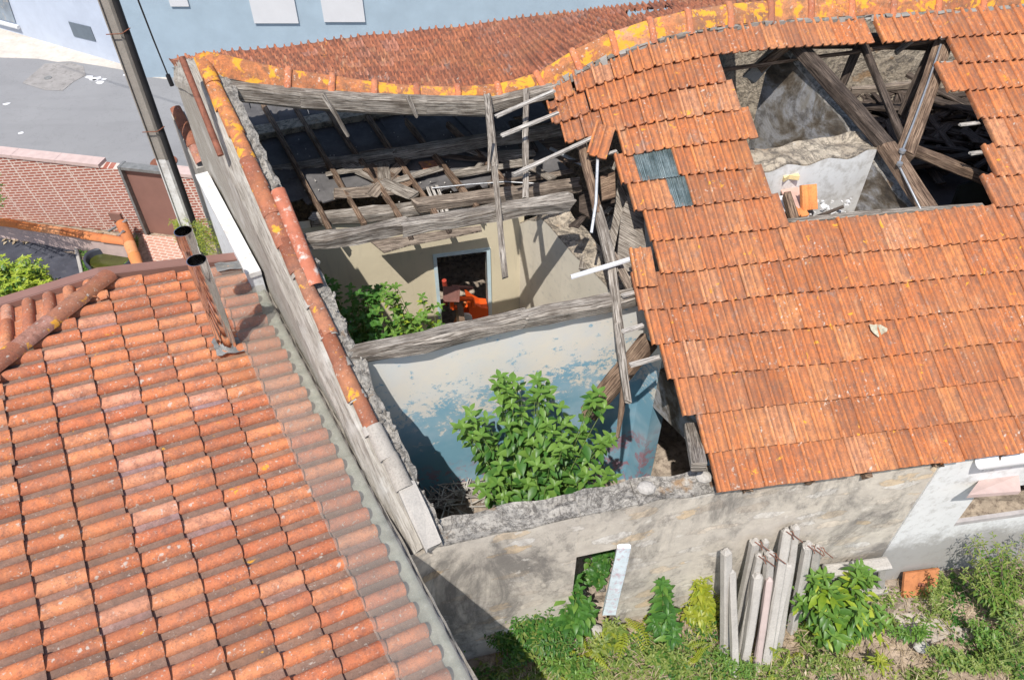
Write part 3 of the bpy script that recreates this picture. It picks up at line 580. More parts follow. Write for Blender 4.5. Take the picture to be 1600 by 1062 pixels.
for i in range(len(rdp)-1):
    P,Q=rdp[i],rdp[i+1]; L=(Q-P).length; k=max(1,round(L/.5)) if i>0 else 2
    for j in range(k if i else 1):
        a=P+(Q-P)*(j/(k if i else 1)); b=P+(Q-P)*((j+1)/(k if i else 1)); ridgecap(m,a+V3((0,0,.02)),b+V3((0,0,.02)),rnd.random(),col=(i>0))
    d=(Q-P).normalized(); sx=d.cross(V3((0,0,1))).normalized()
m.build('ridge_tiles',T_ridge,ruin); [k_.build('ridge_collar',T_nb,ruin) for k_ in clm]
# mortar bedding under the caps (front side)
m=MB()
for i in range(7,len(rdp)-1):
    P,Q=rdp[i],rdp[i+1]; n=6
    for j in range(n):
        a=P+(Q-P)*(j/n); b=P+(Q-P)*((j+1)/n); m.beam(a-EN*.13-V3((0,0,.125)),b-EN*.13-V3((0,0,.125)),.08,.06,jit=.02,seg=2)
m.build('ridge_mortar',M_dkmort,ruin)
# back slope
back=MB(); bx=(BKR-BKL); NB=44; NRW=11; hole=[(966,20),(1050,13),(1062,17),(1040,25),(975,36)]
def inpoly(x,y,p):
    c=False;n=len(p)
    for i in range(n):
        (x1,y1),(x2,y2)=p[i],p[i-1]
        if (y1>y)!=(y2>y) and x<(x2-x1)*(y-y1)/(y2-y1)+x1: c=not c
    return c
rxs=[(p-V3((rdp[0].x,rdp[0].y,0))).dot(V3((ED.x,ED.y,0))) for p in rdp]
def RT(t): # point on ridge by fraction
    X=rdp[0].x+(3.25-rdp[0].x)*t; X=max(X,rdp[0].x)
    for i in range(len(rdp)-1):
        if X<=rdp[i+1].x or i==len(rdp)-2:
            k=(X-rdp[i].x)/(rdp[i+1].x-rdp[i].x); return rdp[i]+(rdp[i+1]-rdp[i])*k
def BS(t,w_):
    p=RT(t); q=BKL+bx*t; q=q+V3((0,0,.03*noise.noise(V3((t*9,1,0))))); 
    P=p+(q-p)*w_; P=P-V3((0,0,.05+.10*math.sin(math.pi*w_)*(1-t)*.6)); return P
NB=37
for k in range(NRW):
    for j in range(NB):
        w0=1-k/NRW; w1=1-(k+1.15)/NRW; t0=j/NB+ (k%2)*.0; t1=(j+1)/NB
        O=BS(t1,w0) ; c=BS((t0+t1)/2,(w0+w1)/2); 
        if inpoly(*proj(c),hole): continue
        ex=(BS(t0,w0)-O); wl=ex.length; ex/=wl; ey=(BS(t1,w1)-O); L=ey.length; ey.normalize(); ez=ex.cross(ey).normalized()
        if ez.z<0: ez=-ez
        pr=[(x*wl/.212,z*1.3) for x,z in MARS]
        tile(back,O+ez*rnd.uniform(.0,.018)+ey*rnd.uniform(-.012,.012),ex,ey,ez,pr,L,.05,.016,head=False)
back.build('back_tiles',T_back,ruin)
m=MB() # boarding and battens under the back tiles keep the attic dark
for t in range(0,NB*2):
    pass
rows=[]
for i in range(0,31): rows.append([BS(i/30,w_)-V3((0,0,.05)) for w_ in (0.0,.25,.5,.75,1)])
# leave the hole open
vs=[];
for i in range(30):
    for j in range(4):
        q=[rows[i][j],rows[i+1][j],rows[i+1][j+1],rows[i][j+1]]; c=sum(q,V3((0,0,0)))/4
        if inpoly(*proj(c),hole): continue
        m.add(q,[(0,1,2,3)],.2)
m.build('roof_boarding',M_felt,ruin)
m=MB()
for k in range(3): a=BS(.66+.0*k,.2+.1*k); b=BS(.86,.2+.1*k); m.beam(a-V3((0,0,.03)),b-V3((0,0,.03)),.05,.04)
m.build('roof_battens',W_grey,ruin)
# ================================================================ RUIN WALLS
def rough_wall(name,P,Q,zt,z0,th,side,mat,parent=ruin,n=None,jit=.03,topmat=None,crumble=.0,r=0,label=None,nt=4):
    P,Q=V3((P[0],P[1],0)),V3((Q[0],Q[1],0)); d=(Q-P); L=d.length; d/=L; n=n or max(4,int(L/.09)); rows=[]; tops=[]
    m=MB(); t_=MB(); sd=rnd.uniform(0,99)
    for i in range(n+1):
        t=i/n; p=P+d*(L*t); z=zt(t) if callable(zt) else zt; cr=abs(noise.noise(V3((t*L*2.3,sd,0))))*crumble
        ja=noise.noise(V3((t*L*5,sd,2)))*jit*.4
        o=p+side*ja*.6; ii=p+side*(th+noise.noise(V3((t*L*4,sd,7)))*jit*1.3)
        ztop=[z-cr+noise.noise(V3((t*L*4+k*.9,sd,k*1.1)))*jit*1.6 for k in range(nt+1)]
        rows.append([V3((o.x,o.y,z0)),V3((o.x,o.y,ztop[0]-.02))]); tops.append([V3((o.x,o.y,ztop[0]-.02))]+[V3(((o+(ii-o)*(k/nt)).x,(o+(ii-o)*(k/nt)).y,ztop[k])) for k in range(nt+1)]+[V3((ii.x,ii.y,ztop[nt]-.03))])
        rows[-1]=(rows[-1],[V3((ii.x,ii.y,ztop[nt]-.03)),V3((ii.x,ii.y,z0))])
    m.grid([a for a,b in rows],r,False); m.grid([b for a,b in rows],r,False)
    for e in (0,-1): a,b=rows[e]; m.add([a[0],a[1],b[0],b[1]],[(0,1,2,3)],r)
    # end closure incl. top profile
    t_.grid(tops,r,False)
    for e in (0,-1): t_.add(tops[e],[tuple(range(len(tops[e])))],r)
    o=m.build(name,mat,parent)
    t_.build('wall_top',topmat or M_stone,o) if False else None
    if topmat is not False:
        k=t_.build('wall_top',topmat or M_stone,parent); k.parent=o
    if label:o['label']=label
    return o
# front wall, with a doorway-like opening low down
F1=Z(1113,764,2.45); fd=(F1-A); fd=V3((fd.x,fd.y,0)).normalized(); fnrm=V3((-fd.y,fd.x,0))
GZ=.1
oa=V(901,870,A,F1); ob=V(984,853,A,F1); o0=(oa-A).dot(fd); o1=(ob-A).dot(fd); LF=(V3((F1.x,F1.y,0))-V3((A.x,A.y,0))).length; zo=oa.z
ptt=lambda s:A+fd*s
zt=lambda s:2.47+.04*math.sin(s*5)
rough_wall('front_wall',ptt(-.12),ptt(o0),lambda t:2.46,-.5,.25,fnrm,M_rubble,crumble=.06,jit=.03)
rough_wall('front_wall',ptt(o1),ptt(LF+.01),lambda t:2.46-.02*t,-.5,.25,fnrm,M_rubble,crumble=.06,jit=.03)
m=MB(); wallq(m,ptt(o0),ptt(o1),zo,2.40,.24,fnrm); m.build('lintel_wall',M_rubble,ruin)
rough_wall('lintel_top',ptt(o0),ptt(o1),2.46,2.39,.25,fnrm,M_rubble,crumble=.05,jit=.03)
m=MB(); a=V(975,853,A,F1,.05); b=V(952,958,A,F1,.09); m.beam(a,b,.13,.05,up=(0,-1,.1),jit=.004,roll=0); m.build('door_jamb',plain('flaking_blue_door_paint',(.60,.68,.72),.7,.15,7,.3,dirt=(.50,.34,.38),dirtamt=.6),ruin)
# right part under the eave
w1=V(1470,732,F1,F1+ED); w1=F1+ED*((w1-F1).dot(ED)); 
def below(s): return 2.42
w1=V(1452,750,F1,F1+ED)
rough_wall('front_wall',F1+ED*.01,w1,2.40,-.5,.30,EN,M_rubble,crumble=0,jit=.01,label='smoother grey mould stained stretch of rubble wall under the eave')
m=MB(); 
for k in range(5): m.beam(F1+ED*(k*.9)-V3((0,0,.1))+EN*.12,F1+ED*(k*.9+.88)-V3((0,0,.1))+EN*.12,.14,.12)
m.build('wall_plate',W_brown,ruin)
# whitewashed end with window
wb=V(1380,905,F1,F1+ED,.03); sW=min((w1-F1).dot(ED),9); wx=lambda x,y,off=.03:V(x,y,F1,F1+ED,off)
win=[(1512,815),(1700,770)]
wl=(wx(1511,795)-F1).dot(ED); zsill=wx(1491,822).z; zlin=wx(1532,768).z; zlin=max(zlin,zsill+.55)
whs=MB(); P=lambda s,z=0:V3((F1.x,F1.y,0))+ED*s-EN*.02+V3((0,0,z))
wallq(whs,P(sW),P(wl),-.5,2.41,.3,EN); wallq(whs,P(wl),P(wl+4),zlin,2.41,.3,EN); wallq(whs,P(wl),P(wl+4),-.5,zsill,.045,EN)
whs.build('whitewashed_wall',M_whiteband,ruin)
wf=MB(); a=P(wl,zsill+.03)+EN*.02; wallq(wf,P(wl)-EN*.004,P(wl+4)-EN*.004,zsill+.002,zsill+.06,.045,EN)
wo=wf.build('window_frame',M_sash,ruin)
m=MB()
for s_ in (.0,.36,.72,1.1,1.5,1.95,2.4,2.9,3.4):
    m=MB(); wallq(m,P(wl+s_)+EN*.0,P(wl+s_+.07)+EN*.0,zsill+.06,zlin-.002,.05,EN); m.build('mullion',M_sash,wo)
m=MB(); wallq(m,P(wl+.02)+EN*.03,P(wl+4)+EN*.03,zsill+.06,zlin,.01,EN); m.build('pane',M_glass,wo)
m=MB(); wallq(m,P(wl-.12)-EN*.03,P(wl+4)-EN*.03,zsill-.08,zsill-.001,.1,EN); m.build('sill',M_conc,wo)
# projecting pink slab over the window
m=MB(); hq=[wx(1530,750,.02),wx(1592,742,.02),wx(1595,767,.20),wx(1513,773,.20)]; m.prism(hq,(0,0,-.05),.3); m.build('window_hood',M_slab,ruin)
# white gutter
m=MB(); gs=(Z(1527,724,2.42)-F1).dot(ED); G0=F1+ED*(gs)-EN*.10+V3((0,0,-.02)); rows=[];r2=[]
for k in range(9): a=math.pi*k/8; rows.append(G0-EN*(.07*math.cos(a))-V3((0,0,.075*math.sin(a)-.03)))
m.grid([rows,[p+ED*4 for p in rows]],.3); m.grid([[p+V3((0,0,.004))-0*EN for p in rows],[p+ED*3+V3((0,0,.004)) for p in rows]],.3); m.build('gutter',M_whitepl,ruin)
# pale ledges at the foot, terracotta panel, concrete stub handled below
# gable wall (party wall): outer face, streaked
def raz(t): # rake height along the gable from front (0) to back (1)
    L=(BKL-AO).dot(BN); s=t*L; sr=(RL-A).dot(BN)
    return (A.z+(RL.z-A.z)*s/sr if s<sr else RL.z+(BKL.z-RL.z)*(s-sr)/(L-sr))-.03
LG=(BKL-AO).dot(BN)
g1=A+BN*LG; tipt=-.02
gw=MB(); nseg=60; rows=[];
for i in range(nseg+1):
    t=i/nseg; p=AO+BN*(LG*t)+DN*(.012*noise.noise(V3((t*14,0,0)))); zt_=raz(t)
    rows.append([V3((p.x,p.y,z)) for z in (ZS,0,1,1.6,zt_-.9 if zt_-.9>1.7 else 1.9,zt_-.45,zt_-.26)])
def addgrid_uv(mb,rows,r,uvf):
    n=len(rows[0]); vs=[p for q in rows for p in q]; fs=[];uv=[]
    for i in range(len(rows)-1):
        for j in range(n-1): a=i*n+j; f=(a,a+1,a+n+1,a+n); fs.append(f); uv.append([uvf(vs[k]) for k in f])
    mb.add(vs,fs,r,False,uv)
rk=(RL-A).normalized()
addgrid_uv(gw,rows,.3,lambda p:((p-A).dot(rk),(p-A).dot(V3((0,0,1)))-(p-A).dot(BN)*.45))
gab=gw.build('gable_wall',M_strip,ruin)
TH=.36
inner=MB(); rows=[]
for i in range(nseg+1):
    t=i/nseg; p=AO+BN*(LG*t)+DN*(TH+.05*noise.noise(V3((t*22,4,0)))+.03*noise.noise(V3((t*60,4,0)))); zt_=raz(t)-.05; rows.append([V3((p.x,p.y,z)) for z in (zt_,ZS)])
inner.grid(rows,.3,False); inner.build('gable_inner_face',M_stonewall,ruin)
tops=MB(); rows=[]
for i in range(nseg*3+1):
    t=i/(nseg*3); row=[]
    for k in range(9):
        u=k/8; off=TH*u+(.05*noise.noise(V3((t*22,4,0)))+.03*noise.noise(V3((t*60,4,0))) if k==8 else 0); p=AO+BN*(LG*t)+DN*off
        h=(.045*noise.noise(V3((t*60,u*4,3)))+.03*noise.noise(V3((t*140,u*9,3))))*(0 if k==0 else 1) -(.03 if k==8 else 0)+ (0.0 if k<2 else .0)
        row.append(V3((p.x,p.y,raz(t)+h)))
    rows.append(row)
tops.grid([q[3:] for q in rows],.3,False); tops.build('gable_top',M_stone,ruin)
sm_=MB(); rr2=[]
for q in rows[::2]: b_=.02*noise.noise(q[0]*3); rr2.append([q[0]-DN*.02-V3((0,0,.30-b_)),q[0]-DN*.02-V3((0,0,.22)),q[0]+(q[2]-q[0])*.55+V3((0,0,b_)),V3((q[3].x,q[3].y,q[0].z*.5+q[3].z*.5+.03)),q[3]-V3((0,0,.06))])
addgrid_uv(sm_,rr2,.3,lambda p:((p-A).dot(rk),(p-A).dot(DN)*1.0)); sm_.build('gable_fillet',M_strip,ruin)
m=MB(); m.add([V3((AO.x,AO.y,ZS)),AO-V3((0,0,.03)),AO+DN*TH-V3((0,0,.06)),V3(((AO+DN*TH).x,(AO+DN*TH).y,ZS))],[(0,1,2,3)],.3); m.build('gable_end',M_rubble,ruin); m=MB(); q=AO+BN*LG; m.add([V3((q.x,q.y,ZS)),V3((q.x,q.y,3.3)),V3(((q+DN*TH).x,(q+DN*TH).y,3.25)),V3(((q+DN*TH).x,(q+DN*TH).y,ZS))],[(0,1,2,3)],.3); m.build('gable_end',M_rubble,ruin)
# raised streaked fillet on the outer part of the rake
m=MB(); a=A+DN*.05+BN*.0; b=A+BN*LG+DN*.05; 
srg=(RL-A).dot(BN); pr=RL+DN*-.10
m.v=[]

# clay caps on the rake
m=MB(); k=13; sr=(RL-A).dot(BN); r0=RL+DN*-.03+V3((0,0,.0)); r1=A+(RL-A)*.20+DN*-.03
for i in range(k):
    a=r0+(r1-r0)*(i/k); b=r0+(r1-r0)*((i+1)/k); d=(a-b).normalized()
    clay_coping(m,b-V3((0,0,.0)),a+V3((0,0,.01)),.078*rnd.uniform(.88,1.08),1.0,jit=.02)
    if i>=3: jm=MB(); clay_coping(jm,b-d*.025,b+d*.035,.083,1.0,jit=.002); jm.build('mortar_joint',M_mortar,ruin)
    if i==3: m.build('rake_caps',T_ridge,ruin)['label']='upper rake caps thick with ochre lichen'; m=MB()
m.build('rake_caps',T_cap,ruin)
m=MB(); a=A+(RL-A)*.20+DN*.0+V3((0,0,.03)); b=A+(RL-A)*.09+DN*.0+V3((0,0,.03)); clay_coping(m,b,a,.078,.36); m.build('rake_caps',M_mortar,ruin)['label']='lowest rake caps coated in grey cement'
m=MB(); a=A+(RL-A)*.10+DN*.03; b=A+(RL-A)*(-.01)+DN*.03; m.beam(a+V3((0,0,.02)),b+V3((0,0,.02)),.16,.08,jit=.012); m.build('cement_trough',M_mortar,ruin)
# rusted sheet metal along the inside
m=MB(); a=rl(436,302,.03); b=rl(493,448,.03)
clay_coping(m,b,a,.075,5,jit=0,th=.004); m.build('sheet_metal_strip',M_rustwhite,ruin)
# rusty standpipe on the gable
m=MB(); a=V(284,90,AO,AO+BN,-.06); b=V(345,243,AO,AO+BN,-.06); m.tube([a,b],.032,10); vp_=m.build('vent_pipe',M_rust,ruin)
for x,y in ((330,198),(344,236)):
    m=MB(); c=V(x,y,AO,AO+BN,-.06); m.tube([c-BN*.06+DN*.1,c-BN*.05-DN*.02,c-DN*.05,c+BN*.05-DN*.02,c+BN*.06+DN*.1],.012,6); m.build('pipe_bracket',M_rust,vp_)
# parallel interior walls
B4a=rl(550,556,-.12); B4b=rl(990,464,-.12)
bd4=(B4b-B4a); bd4=V3((bd4.x,bd4.y,0)).normalized(); bn4=V3((-bd4.y,bd4.x,0))
bl=thing('x','','',(0,0,0)) if False else None
m=MB()
bwo=bpy.data.objects.new('blue_wall_base',None) if False else None
pA=B4a-bd4*.25; pB=B4b+bd4*.45; zA,zB=B4a.z-.10,B4b.z-.12
me=MB(); wallq(me,pA,pB,0,1,.2,bn4)
bm=MB(); a0=V3((pA.x,pA.y,-.1)); 
def wallslope(mb,P,Q,z0,zp,zq,th,side,n=30,jit=.02,r=.3):
    rows=[]; rb=[]
    P=V3((P[0],P[1],0));Q=V3((Q[0],Q[1],0))
    for i in range(n+1):
        t=i/n; p=P+(Q-P)*t; z=zp+(zq-zp)*t+jit*noise.noise(V3((t*n*.6,z0,p.x))); rows.append([p+V3((0,0,z0)),p+V3((0,0,z)),p+side*th+V3((0,0,z+jit*noise.noise(V3((t*n*.9,z0,9))))),p+side*th+V3((0,0,z0))])
    mb.grid(rows,r,False); mb.add(rows[0],[(0,1,2,3)],r); mb.add(rows[-1],[(0,1,2,3)],r)
bo=MB(); wallslope(bo,pA,pB,0,zA,zB,.16,bn4)
o=bo.build('blue_partition_wall',M_blue,ruin); o['label']='cross wall with flaking blue and cream paint above the big plant'
# shift local frame so that the paint follows the wall height
o.location=V3((0,0,0))
D0=Z(682,401,2.2); D1=Z(762,391,2.2); dd=D1-D0; cd=V3((dd.x,dd.y,0)).normalized(); cn=V3((-cd.y,cd.x,0))
onc=lambda x,y,off=0:V(x,y,D0,D1,off)
C0=onc(812,420); cL=(V3((C0.x,C0.y,0))-V3((D0.x,D0.y,0))).dot(cd); dW=(onc(762,450)-D0).dot(cd)
m=MB(); top=2.86
for s0,s1,z0,z1 in ((-2.0,0,-.1,top),(0,dW,2.2,top),(dW,cL+.05,-.1,top)): wallq(m,D0+cd*s0,D0+cd*s1,z0,z1,.14,cn)
m.build('cream_wall',M_cream,ruin)
m=MB(); q=lambda s,z,o=-.02:D0+cd*s+cn*o+V3((0,0,z-D0.z))
fw=.045
m.prism([q(-fw,.1),q(0,.1),q(0,2.2),q(-fw,2.2+fw)],cn*.14,.3); m.prism([q(dW,.1),q(dW+fw,.1),q(dW+fw,2.2+fw),q(dW,2.2)],cn*.14,.3); m.prism([q(0,2.2),q(dW,2.2),q(dW+fw,2.2+fw),q(-fw,2.2+fw)],cn*.14,.3); dfr=m.build('door_frame',M_bluepaint,ruin)
m=MB()
for z in (.95,1.95): m=MB(); m.box(q(dW+fw*.5,z,-.03),cd*.02,cn*.01,(0,0,.07)); m.build('hinge',M_rust,dfr)
# cross wall 1 (pale stained), from the cream wall forward
X1=V3((C0.x,C0.y,0)); xd=V3((1.34,-2.09,0)).normalized(); xn=V3((-xd.y,xd.x,0)) # xn points right/back
def roofz(p,dz=0): P=V3((p.x,p.y,0)); return E1.z-(NR.x*(P.x-E1.x)+NR.y*(P.y-E1.y))/NR.z+dz
def crosswall(name,P,d,L,th,mat,drop,topmat=M_stone,z0=-.1,sgn=1,cr=.05,n=None,label=None):
    side=V3((-d.y,d.x,0))*sgn
    return rough_wall(name,P,P+d*L,lambda t:roofz(P+d*(L*t),-drop(t)),z0,th,side,mat,topmat=topmat,crumble=cr,jit=.03,n=n,label=label)
tzp=[V(x,y,X1,X1+xd) for x,y in [(808,346),(847,340),(888,384),(924,421),(962,462)]]; tzs=[((p-X1).dot(xd),p.z) for p in tzp]; print('cross top',tzs)
rough_wall('cross_wall',X1,X1+xd*2.25,lambda t:interp(t*2.25,[a for a,b in tzs],[b for a,b in tzs]),-.1,.34,V3((-xd.y,xd.x,0)),M_cream2,topmat=M_stonewall,crumble=.04,jit=.03)
# front-room cross wall: painted return, doorway, mould-stained beyond
X2=X1+xd*2.42; 
m=MB(); 
crosswall('cross_wall',X2,xd,.27,.2,M_blue,lambda t:.5,sgn=1,label='painted return of the cross wall beside the dark doorway')
crosswall('cross_wall',X2+xd*1.15+V3((.0,0,0)),xd,.75,.2,M_blue,lambda t:.35,sgn=1,label='far painted jamb of the dark doorway')
m=MB(); p=X2+xd*.27; q_=X2+xd*1.15; wallq(m,p,q_,1.75,2.35,.2,V3((-xd.y,xd.x,0))); m.build('doorway_head',M_greyplast,ruin)
# dark boards behind
m=MB(); wallq(m,BKL+BN*-.2+DN*.3,V3((3.2,BKR.y-.25,0)),ZS,3.0,.25,V3((-.15,1,0)).normalized()); bkw=m.build('back_wall',M_stonewall,ruin)
# floors
def floor(name,pts,z,mat,amp=.1,parent=None,n=30):
    xs=[p[0] for p in pts]; ys=[p[1] for p in pts]; x0,x1,y0,y1=min(xs),max(xs),min(ys),max(ys); m=MB(); rows=[]
    for i in range(n+1):
        rows.append([V3((x0+(x1-x0)*i/n,y0+(y1-y0)*j/n,z+amp*noise.noise(V3((i*.45,j*.45,z)))+amp*.4*noise.noise(V3((i*1.3,j*1.3,z+3))))) for j in range(n+1)])
    m.grid(rows,.3,False); return struct(m.build(name,mat))
floor('room_floor',[(-4.2,4.0),(6.5,11.2)],.12,M_rubblefloor,.12,n=60)
# ================================================================ TIMBERS
def tb(name,a,b,wd,hd,mat,label=None,**k):
    m=MB(); m.beam(a,b,wd,hd,**k); o=m.build(name,mat,ruin)
    if label:o['label']=label
    return o
# ridge beam in sagging lengths
rb=[(350,141,),(470,154),(565,161),(660,165),(762,166),(862,142)]
pts=[ridge(x,y,-.08 if False else 0)-EN*.10 for x,y in rb]
pts=[V(x,y,RIDGE_A-EN*.16,RIDGE_B-EN*.16) for x,y in rb]
m=MB()
for i in range(len(pts)-1):
    a,b=pts[i],pts[i+1]
    m.beam(a,b+(b-a).normalized()*.04,.14,.20 if i<4 else .15,jit=.004,split=False)
m.build('ridge_beam',W_grey,ruin)
pts=[V(x,y,RIDGE_A-EN*.03,RIDGE_B-EN*.03) for x,y in [(860,160),(900,112),(1000,72),(1130,48),(1260,44),(1480,48),(1640,38)]]
m=MB()
for i in range(len(pts)-1): m.beam(pts[i]-V3((0,0,.14)),pts[i+1]-V3((0,0,.14)),.14,.16)
m.build('ridge_beam',W_dark,ruin)
tb('purlin',rl(466,381,-.12),rl(640,354,-.12),.13,.13,W_grey,jit=.022); tb('purlin',rl(632,355,-.12),rl(893,314,-.12),.13,.14,W_grey,jit=.018)
tb('purlin',B4a-bd4*.08,B4a+(B4b-B4a)*.6,  .16,.14,W_grey,jit=.022,label='split silver purlin on top of the blue wall'); tb('purlin',B4a+(B4b-B4a)*.59,B4b+bd4*.3,.16,.16,W_grey,jit=.018)
# spine beam at ceiling level, joists and boards of the attic floor
sp0=YY(412,272,8.55); sp1=YY(620,243,8.7); sp2=YY(900,196,9.0)
tb('spine_beam',sp0,sp1,.15,.15,W_grey,jit=.012); tb('spine_beam',sp1,sp2,.15,.15,W_grey,jit=.012)
tb('wall_plate',onc(487,345,-.02),onc(680,322,-.02),.16,.13,W_grey,jit=.012); tb('wall_plate',onc(650,322,.07),onc(905,290,.05),.16,.15,W_board,jit=.012)
tb('wall_plate',onc(740,318,-.22),onc(894,303,-.22),.16,.14,W_board)
jo=[((412,165),(517,362)),((462,170),(570,352)),((512,175),(627,345)),((575,185),(682,337)),((635,190),(747,327)),((700,195),(806,300))]
for (x0,y0),(x1,y1) in jo[:6]:
    b=Z(x1,y1,2.98); a=Z(x0,y0,2.98); d=(b-a).normalized(); a=b-d*min(3.6,(b-a).length); tb('ceiling_joist',a,b,.06,.09,W_brown,jit=.006)
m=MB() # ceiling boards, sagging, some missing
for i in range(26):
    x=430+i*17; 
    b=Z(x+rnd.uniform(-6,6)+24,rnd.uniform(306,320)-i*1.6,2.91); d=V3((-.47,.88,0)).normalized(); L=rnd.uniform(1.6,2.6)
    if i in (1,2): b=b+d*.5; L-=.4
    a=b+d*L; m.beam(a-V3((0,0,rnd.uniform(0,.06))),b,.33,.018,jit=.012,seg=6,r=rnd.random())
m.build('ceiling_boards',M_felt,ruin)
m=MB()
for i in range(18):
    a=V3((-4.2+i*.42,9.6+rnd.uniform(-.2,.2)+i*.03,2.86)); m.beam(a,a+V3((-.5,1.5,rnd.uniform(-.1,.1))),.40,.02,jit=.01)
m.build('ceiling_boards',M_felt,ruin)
def board(name,pix,z,mat,th=.02,fn=None,parent=ruin,label=None,r=None):
    P=[(fn(x,y) if fn else Z(x,y,z)) for x,y in pix]; n=(P[1]-P[0]).cross(P[2]-P[0]).normalized(); m=MB(); m.prism(P,n*th,r)
    # wood grain coordinates along the first edge
    u=(P[1]-P[0]).normalized(); v=n.cross(u)
    for i,f in enumerate(m.f): m.uv[i]=[((V3(m.v[k])-P[0]).dot(u),(V3(m.v[k])-P[0]).dot(v)) for k in f]
    o=m.build(name,mat,parent)
    if label:o['label']=label
    return o
board('broken_board',[(578,376),(752,352),(753,360),(690,373),(640,382),(600,394),(590,386)],2.72,W_board)
board('broken_board',[(640,345),(700,322),(690,300),(668,318)],2.84,W_board)
board('broken_board',[(700,318),(760,300),(800,308),(740,322)],2.9,W_board)
for (x,y) in ((640,372),(700,362)): tb('joist_stub',Z(x-3,y-14,2.75),Z(x+3,y+4,2.7),.06,.08,W_dark)
for i,(x,y) in enumerate(((668,293),(675,292),(682,290))): tb('white_batten',Z(x,y,3.02),Z(x+17,y+42,2.98),.035,.02,W_pale,jit=.003)
for i in range(16):
    x=rnd.uniform(890,985); y=rnd.uniform(240,440); a=q_rr(x,y,-rnd.uniform(.4,1.4)) if False else rr(x,y,-rnd.uniform(.5,1.3)); an=rnd.uniform(-1.2,.4); L=rnd.uniform(.25,.8); d=V3((math.sin(an)*.6,math.cos(an)*.5,rnd.uniform(-.6,.3)))
    tb('broken_lath',a-d*L/2,a+d*L/2,rnd.uniform(.03,.11),rnd.uniform(.02,.04),rnd.choice([W_grey,W_board,W_dark]),jit=.01,taper=rnd.uniform(.5,1))
m=MB()
for i in range(120):
    P=Z(rnd.uniform(440,880),rnd.uniform(205,318),2.95); s=rnd.uniform(.005,.016); m.box(P,V3((1,.3,.2))*s,V3((-.3,1,.1))*s,V3((0,.1,1))*s*.6,rnd.random())
m.build('plaster_crumbs',M_conc,ruin)['kind']='stuff'
board('rusted_patch',[(654,253),(682,250),(690,262),(664,268)],2.96,T_cap)
# thin metal conduit over the boards
m=MB(); m.tube([Z(675,294,3.05),Z(735,288,3.06),Z(790,284,3.05),Z(840,287,3.05)],.009,6); m.build('metal_tube',M_galv,ruin)
for i in range(22):
    a=Z(rnd.uniform(440,860),rnd.uniform(190,300),3.0); an=rnd.choice([rnd.gauss(.2,.25),rnd.gauss(2.05,.3),rnd.uniform(0,3.1)]); L=rnd.uniform(.4,1.3); d=V3((math.cos(an),math.sin(an),rnd.uniform(-.06,.08)))
    if (a-d*L/2).y<7.75 or (a+d*L/2).y<7.75 or (a-AO).dot(DN)<1.1: continue
    tb('fallen_board',a-d*L/2,a+d*L/2,rnd.uniform(.06,.22),rnd.uniform(.015,.04),rnd.choice([W_brown,W_board,W_dark,W_grey]),jit=.012,taper=rnd.uniform(.7,1))
# shutter panel and pole with disc inside the attic
board('shutter_panel',[(842,214),(882,212),(884,268),(842,268)],2.9,W_brown,.03)
m=MB(); m.tube([Z(860,232,3.05),Z(925,266,3.0)],.022,8); pp=m.build('metal_post',M_galv,ruin); m=MB(); c=Z(859,231,3.05); m.tube([c,c+(Z(925,266,3.0)-c).normalized()*.015],.075,18); m.build('disc_foot',M_galv,pp)
# rafters still hanging from the ridge
q=lambda x,y,dz=0:rl(x,y,dz)
a=V(762,150,RIDGE_A-EN*.2,RIDGE_B-EN*.2)
tb('rafter',a,q(773,262,-.05),.075,.05,W_grey); tb('rafter',q(772,255,-.05),q(790,434,-.02),.06,.045,W_grey)
tb('split_lath',q(767,214,.02),q(762,268,.02),.045,.02,W_grey,taper=.4)
a=V(822,142,RIDGE_A-EN*.2,RIDGE_B-EN*.2); tb('rafter',a,q(822,310,-.08),.06,.05,W_grey)
tb('rafter',q(908,226,-.08),q(935,335,-.08),.09,.07,W_brown); tb('rafter',q(933,325,-.08),q(958,425,-.08),.10,.07,W_grey)
tb('rafter',q(955,412,-.05),q(968,520,-.05),.09,.06,W_grey); tb('rafter',q(966,505,-.02),q(981,627,-.02),.085,.06,W_grey,taper=.8)
tb('brace',q(956,395,-.12),q(986,452,-.12),.08,.05,W_board)
tb('brace',q(905,200,-.2),q(912,240,-.2),.09,.06,W_grey)
tb('metal_strut',q(934,243,.02),q(931,320,-.02),.03,.02,M_galv,jit=0,split=False); tb('metal_strut',q(931,318,-.02),q(924,364,-.05),.03,.02,M_galv,jit=0,split=False)
tb('metal_strut',q(933,246,.02),q(963,236,.02),.035,.02,W_pale,jit=.002)
# battens sticking out of the broken edge
for i,(a,b,mt) in enumerate([((775,182),(866,142),W_pale),((783,212),(872,176),W_pale),((802,273),(925,216),W_pale),((893,433),(1000,400),M_whitepl),((972,462),(1000,455),W_pale),((984,570),(1030,558),W_pale),((973,518),(1005,508),W_pale)]):
    tb('tile_batten',q(*a,.03),rr(*b,-.03),.045,.028,mt,jit=.003,r=.1+.1*i)
for a,b in [((1470,60),(1500,57)),((1470,99),(1490,98)),((1500,195),(1530,192)),((1516,240),(1545,237)),((1560,235),(1580,233))]: tb('tile_batten',rr(*a,-.03),rr(*b,-.03),.045,.03,W_pale,jit=.003)
m=MB(); s=[(1228,347),(1300,340),(1380,333),(1460,327),(1540,322)]
for i in range(4): m.beam(rr(*s[i],.0)+UP*.03-V3((0,0,.03)),rr(*s[i+1],.0)+UP*.03-V3((0,0,.03)),.07,.04)
m.build('exposed_batten',W_grey,ruin)
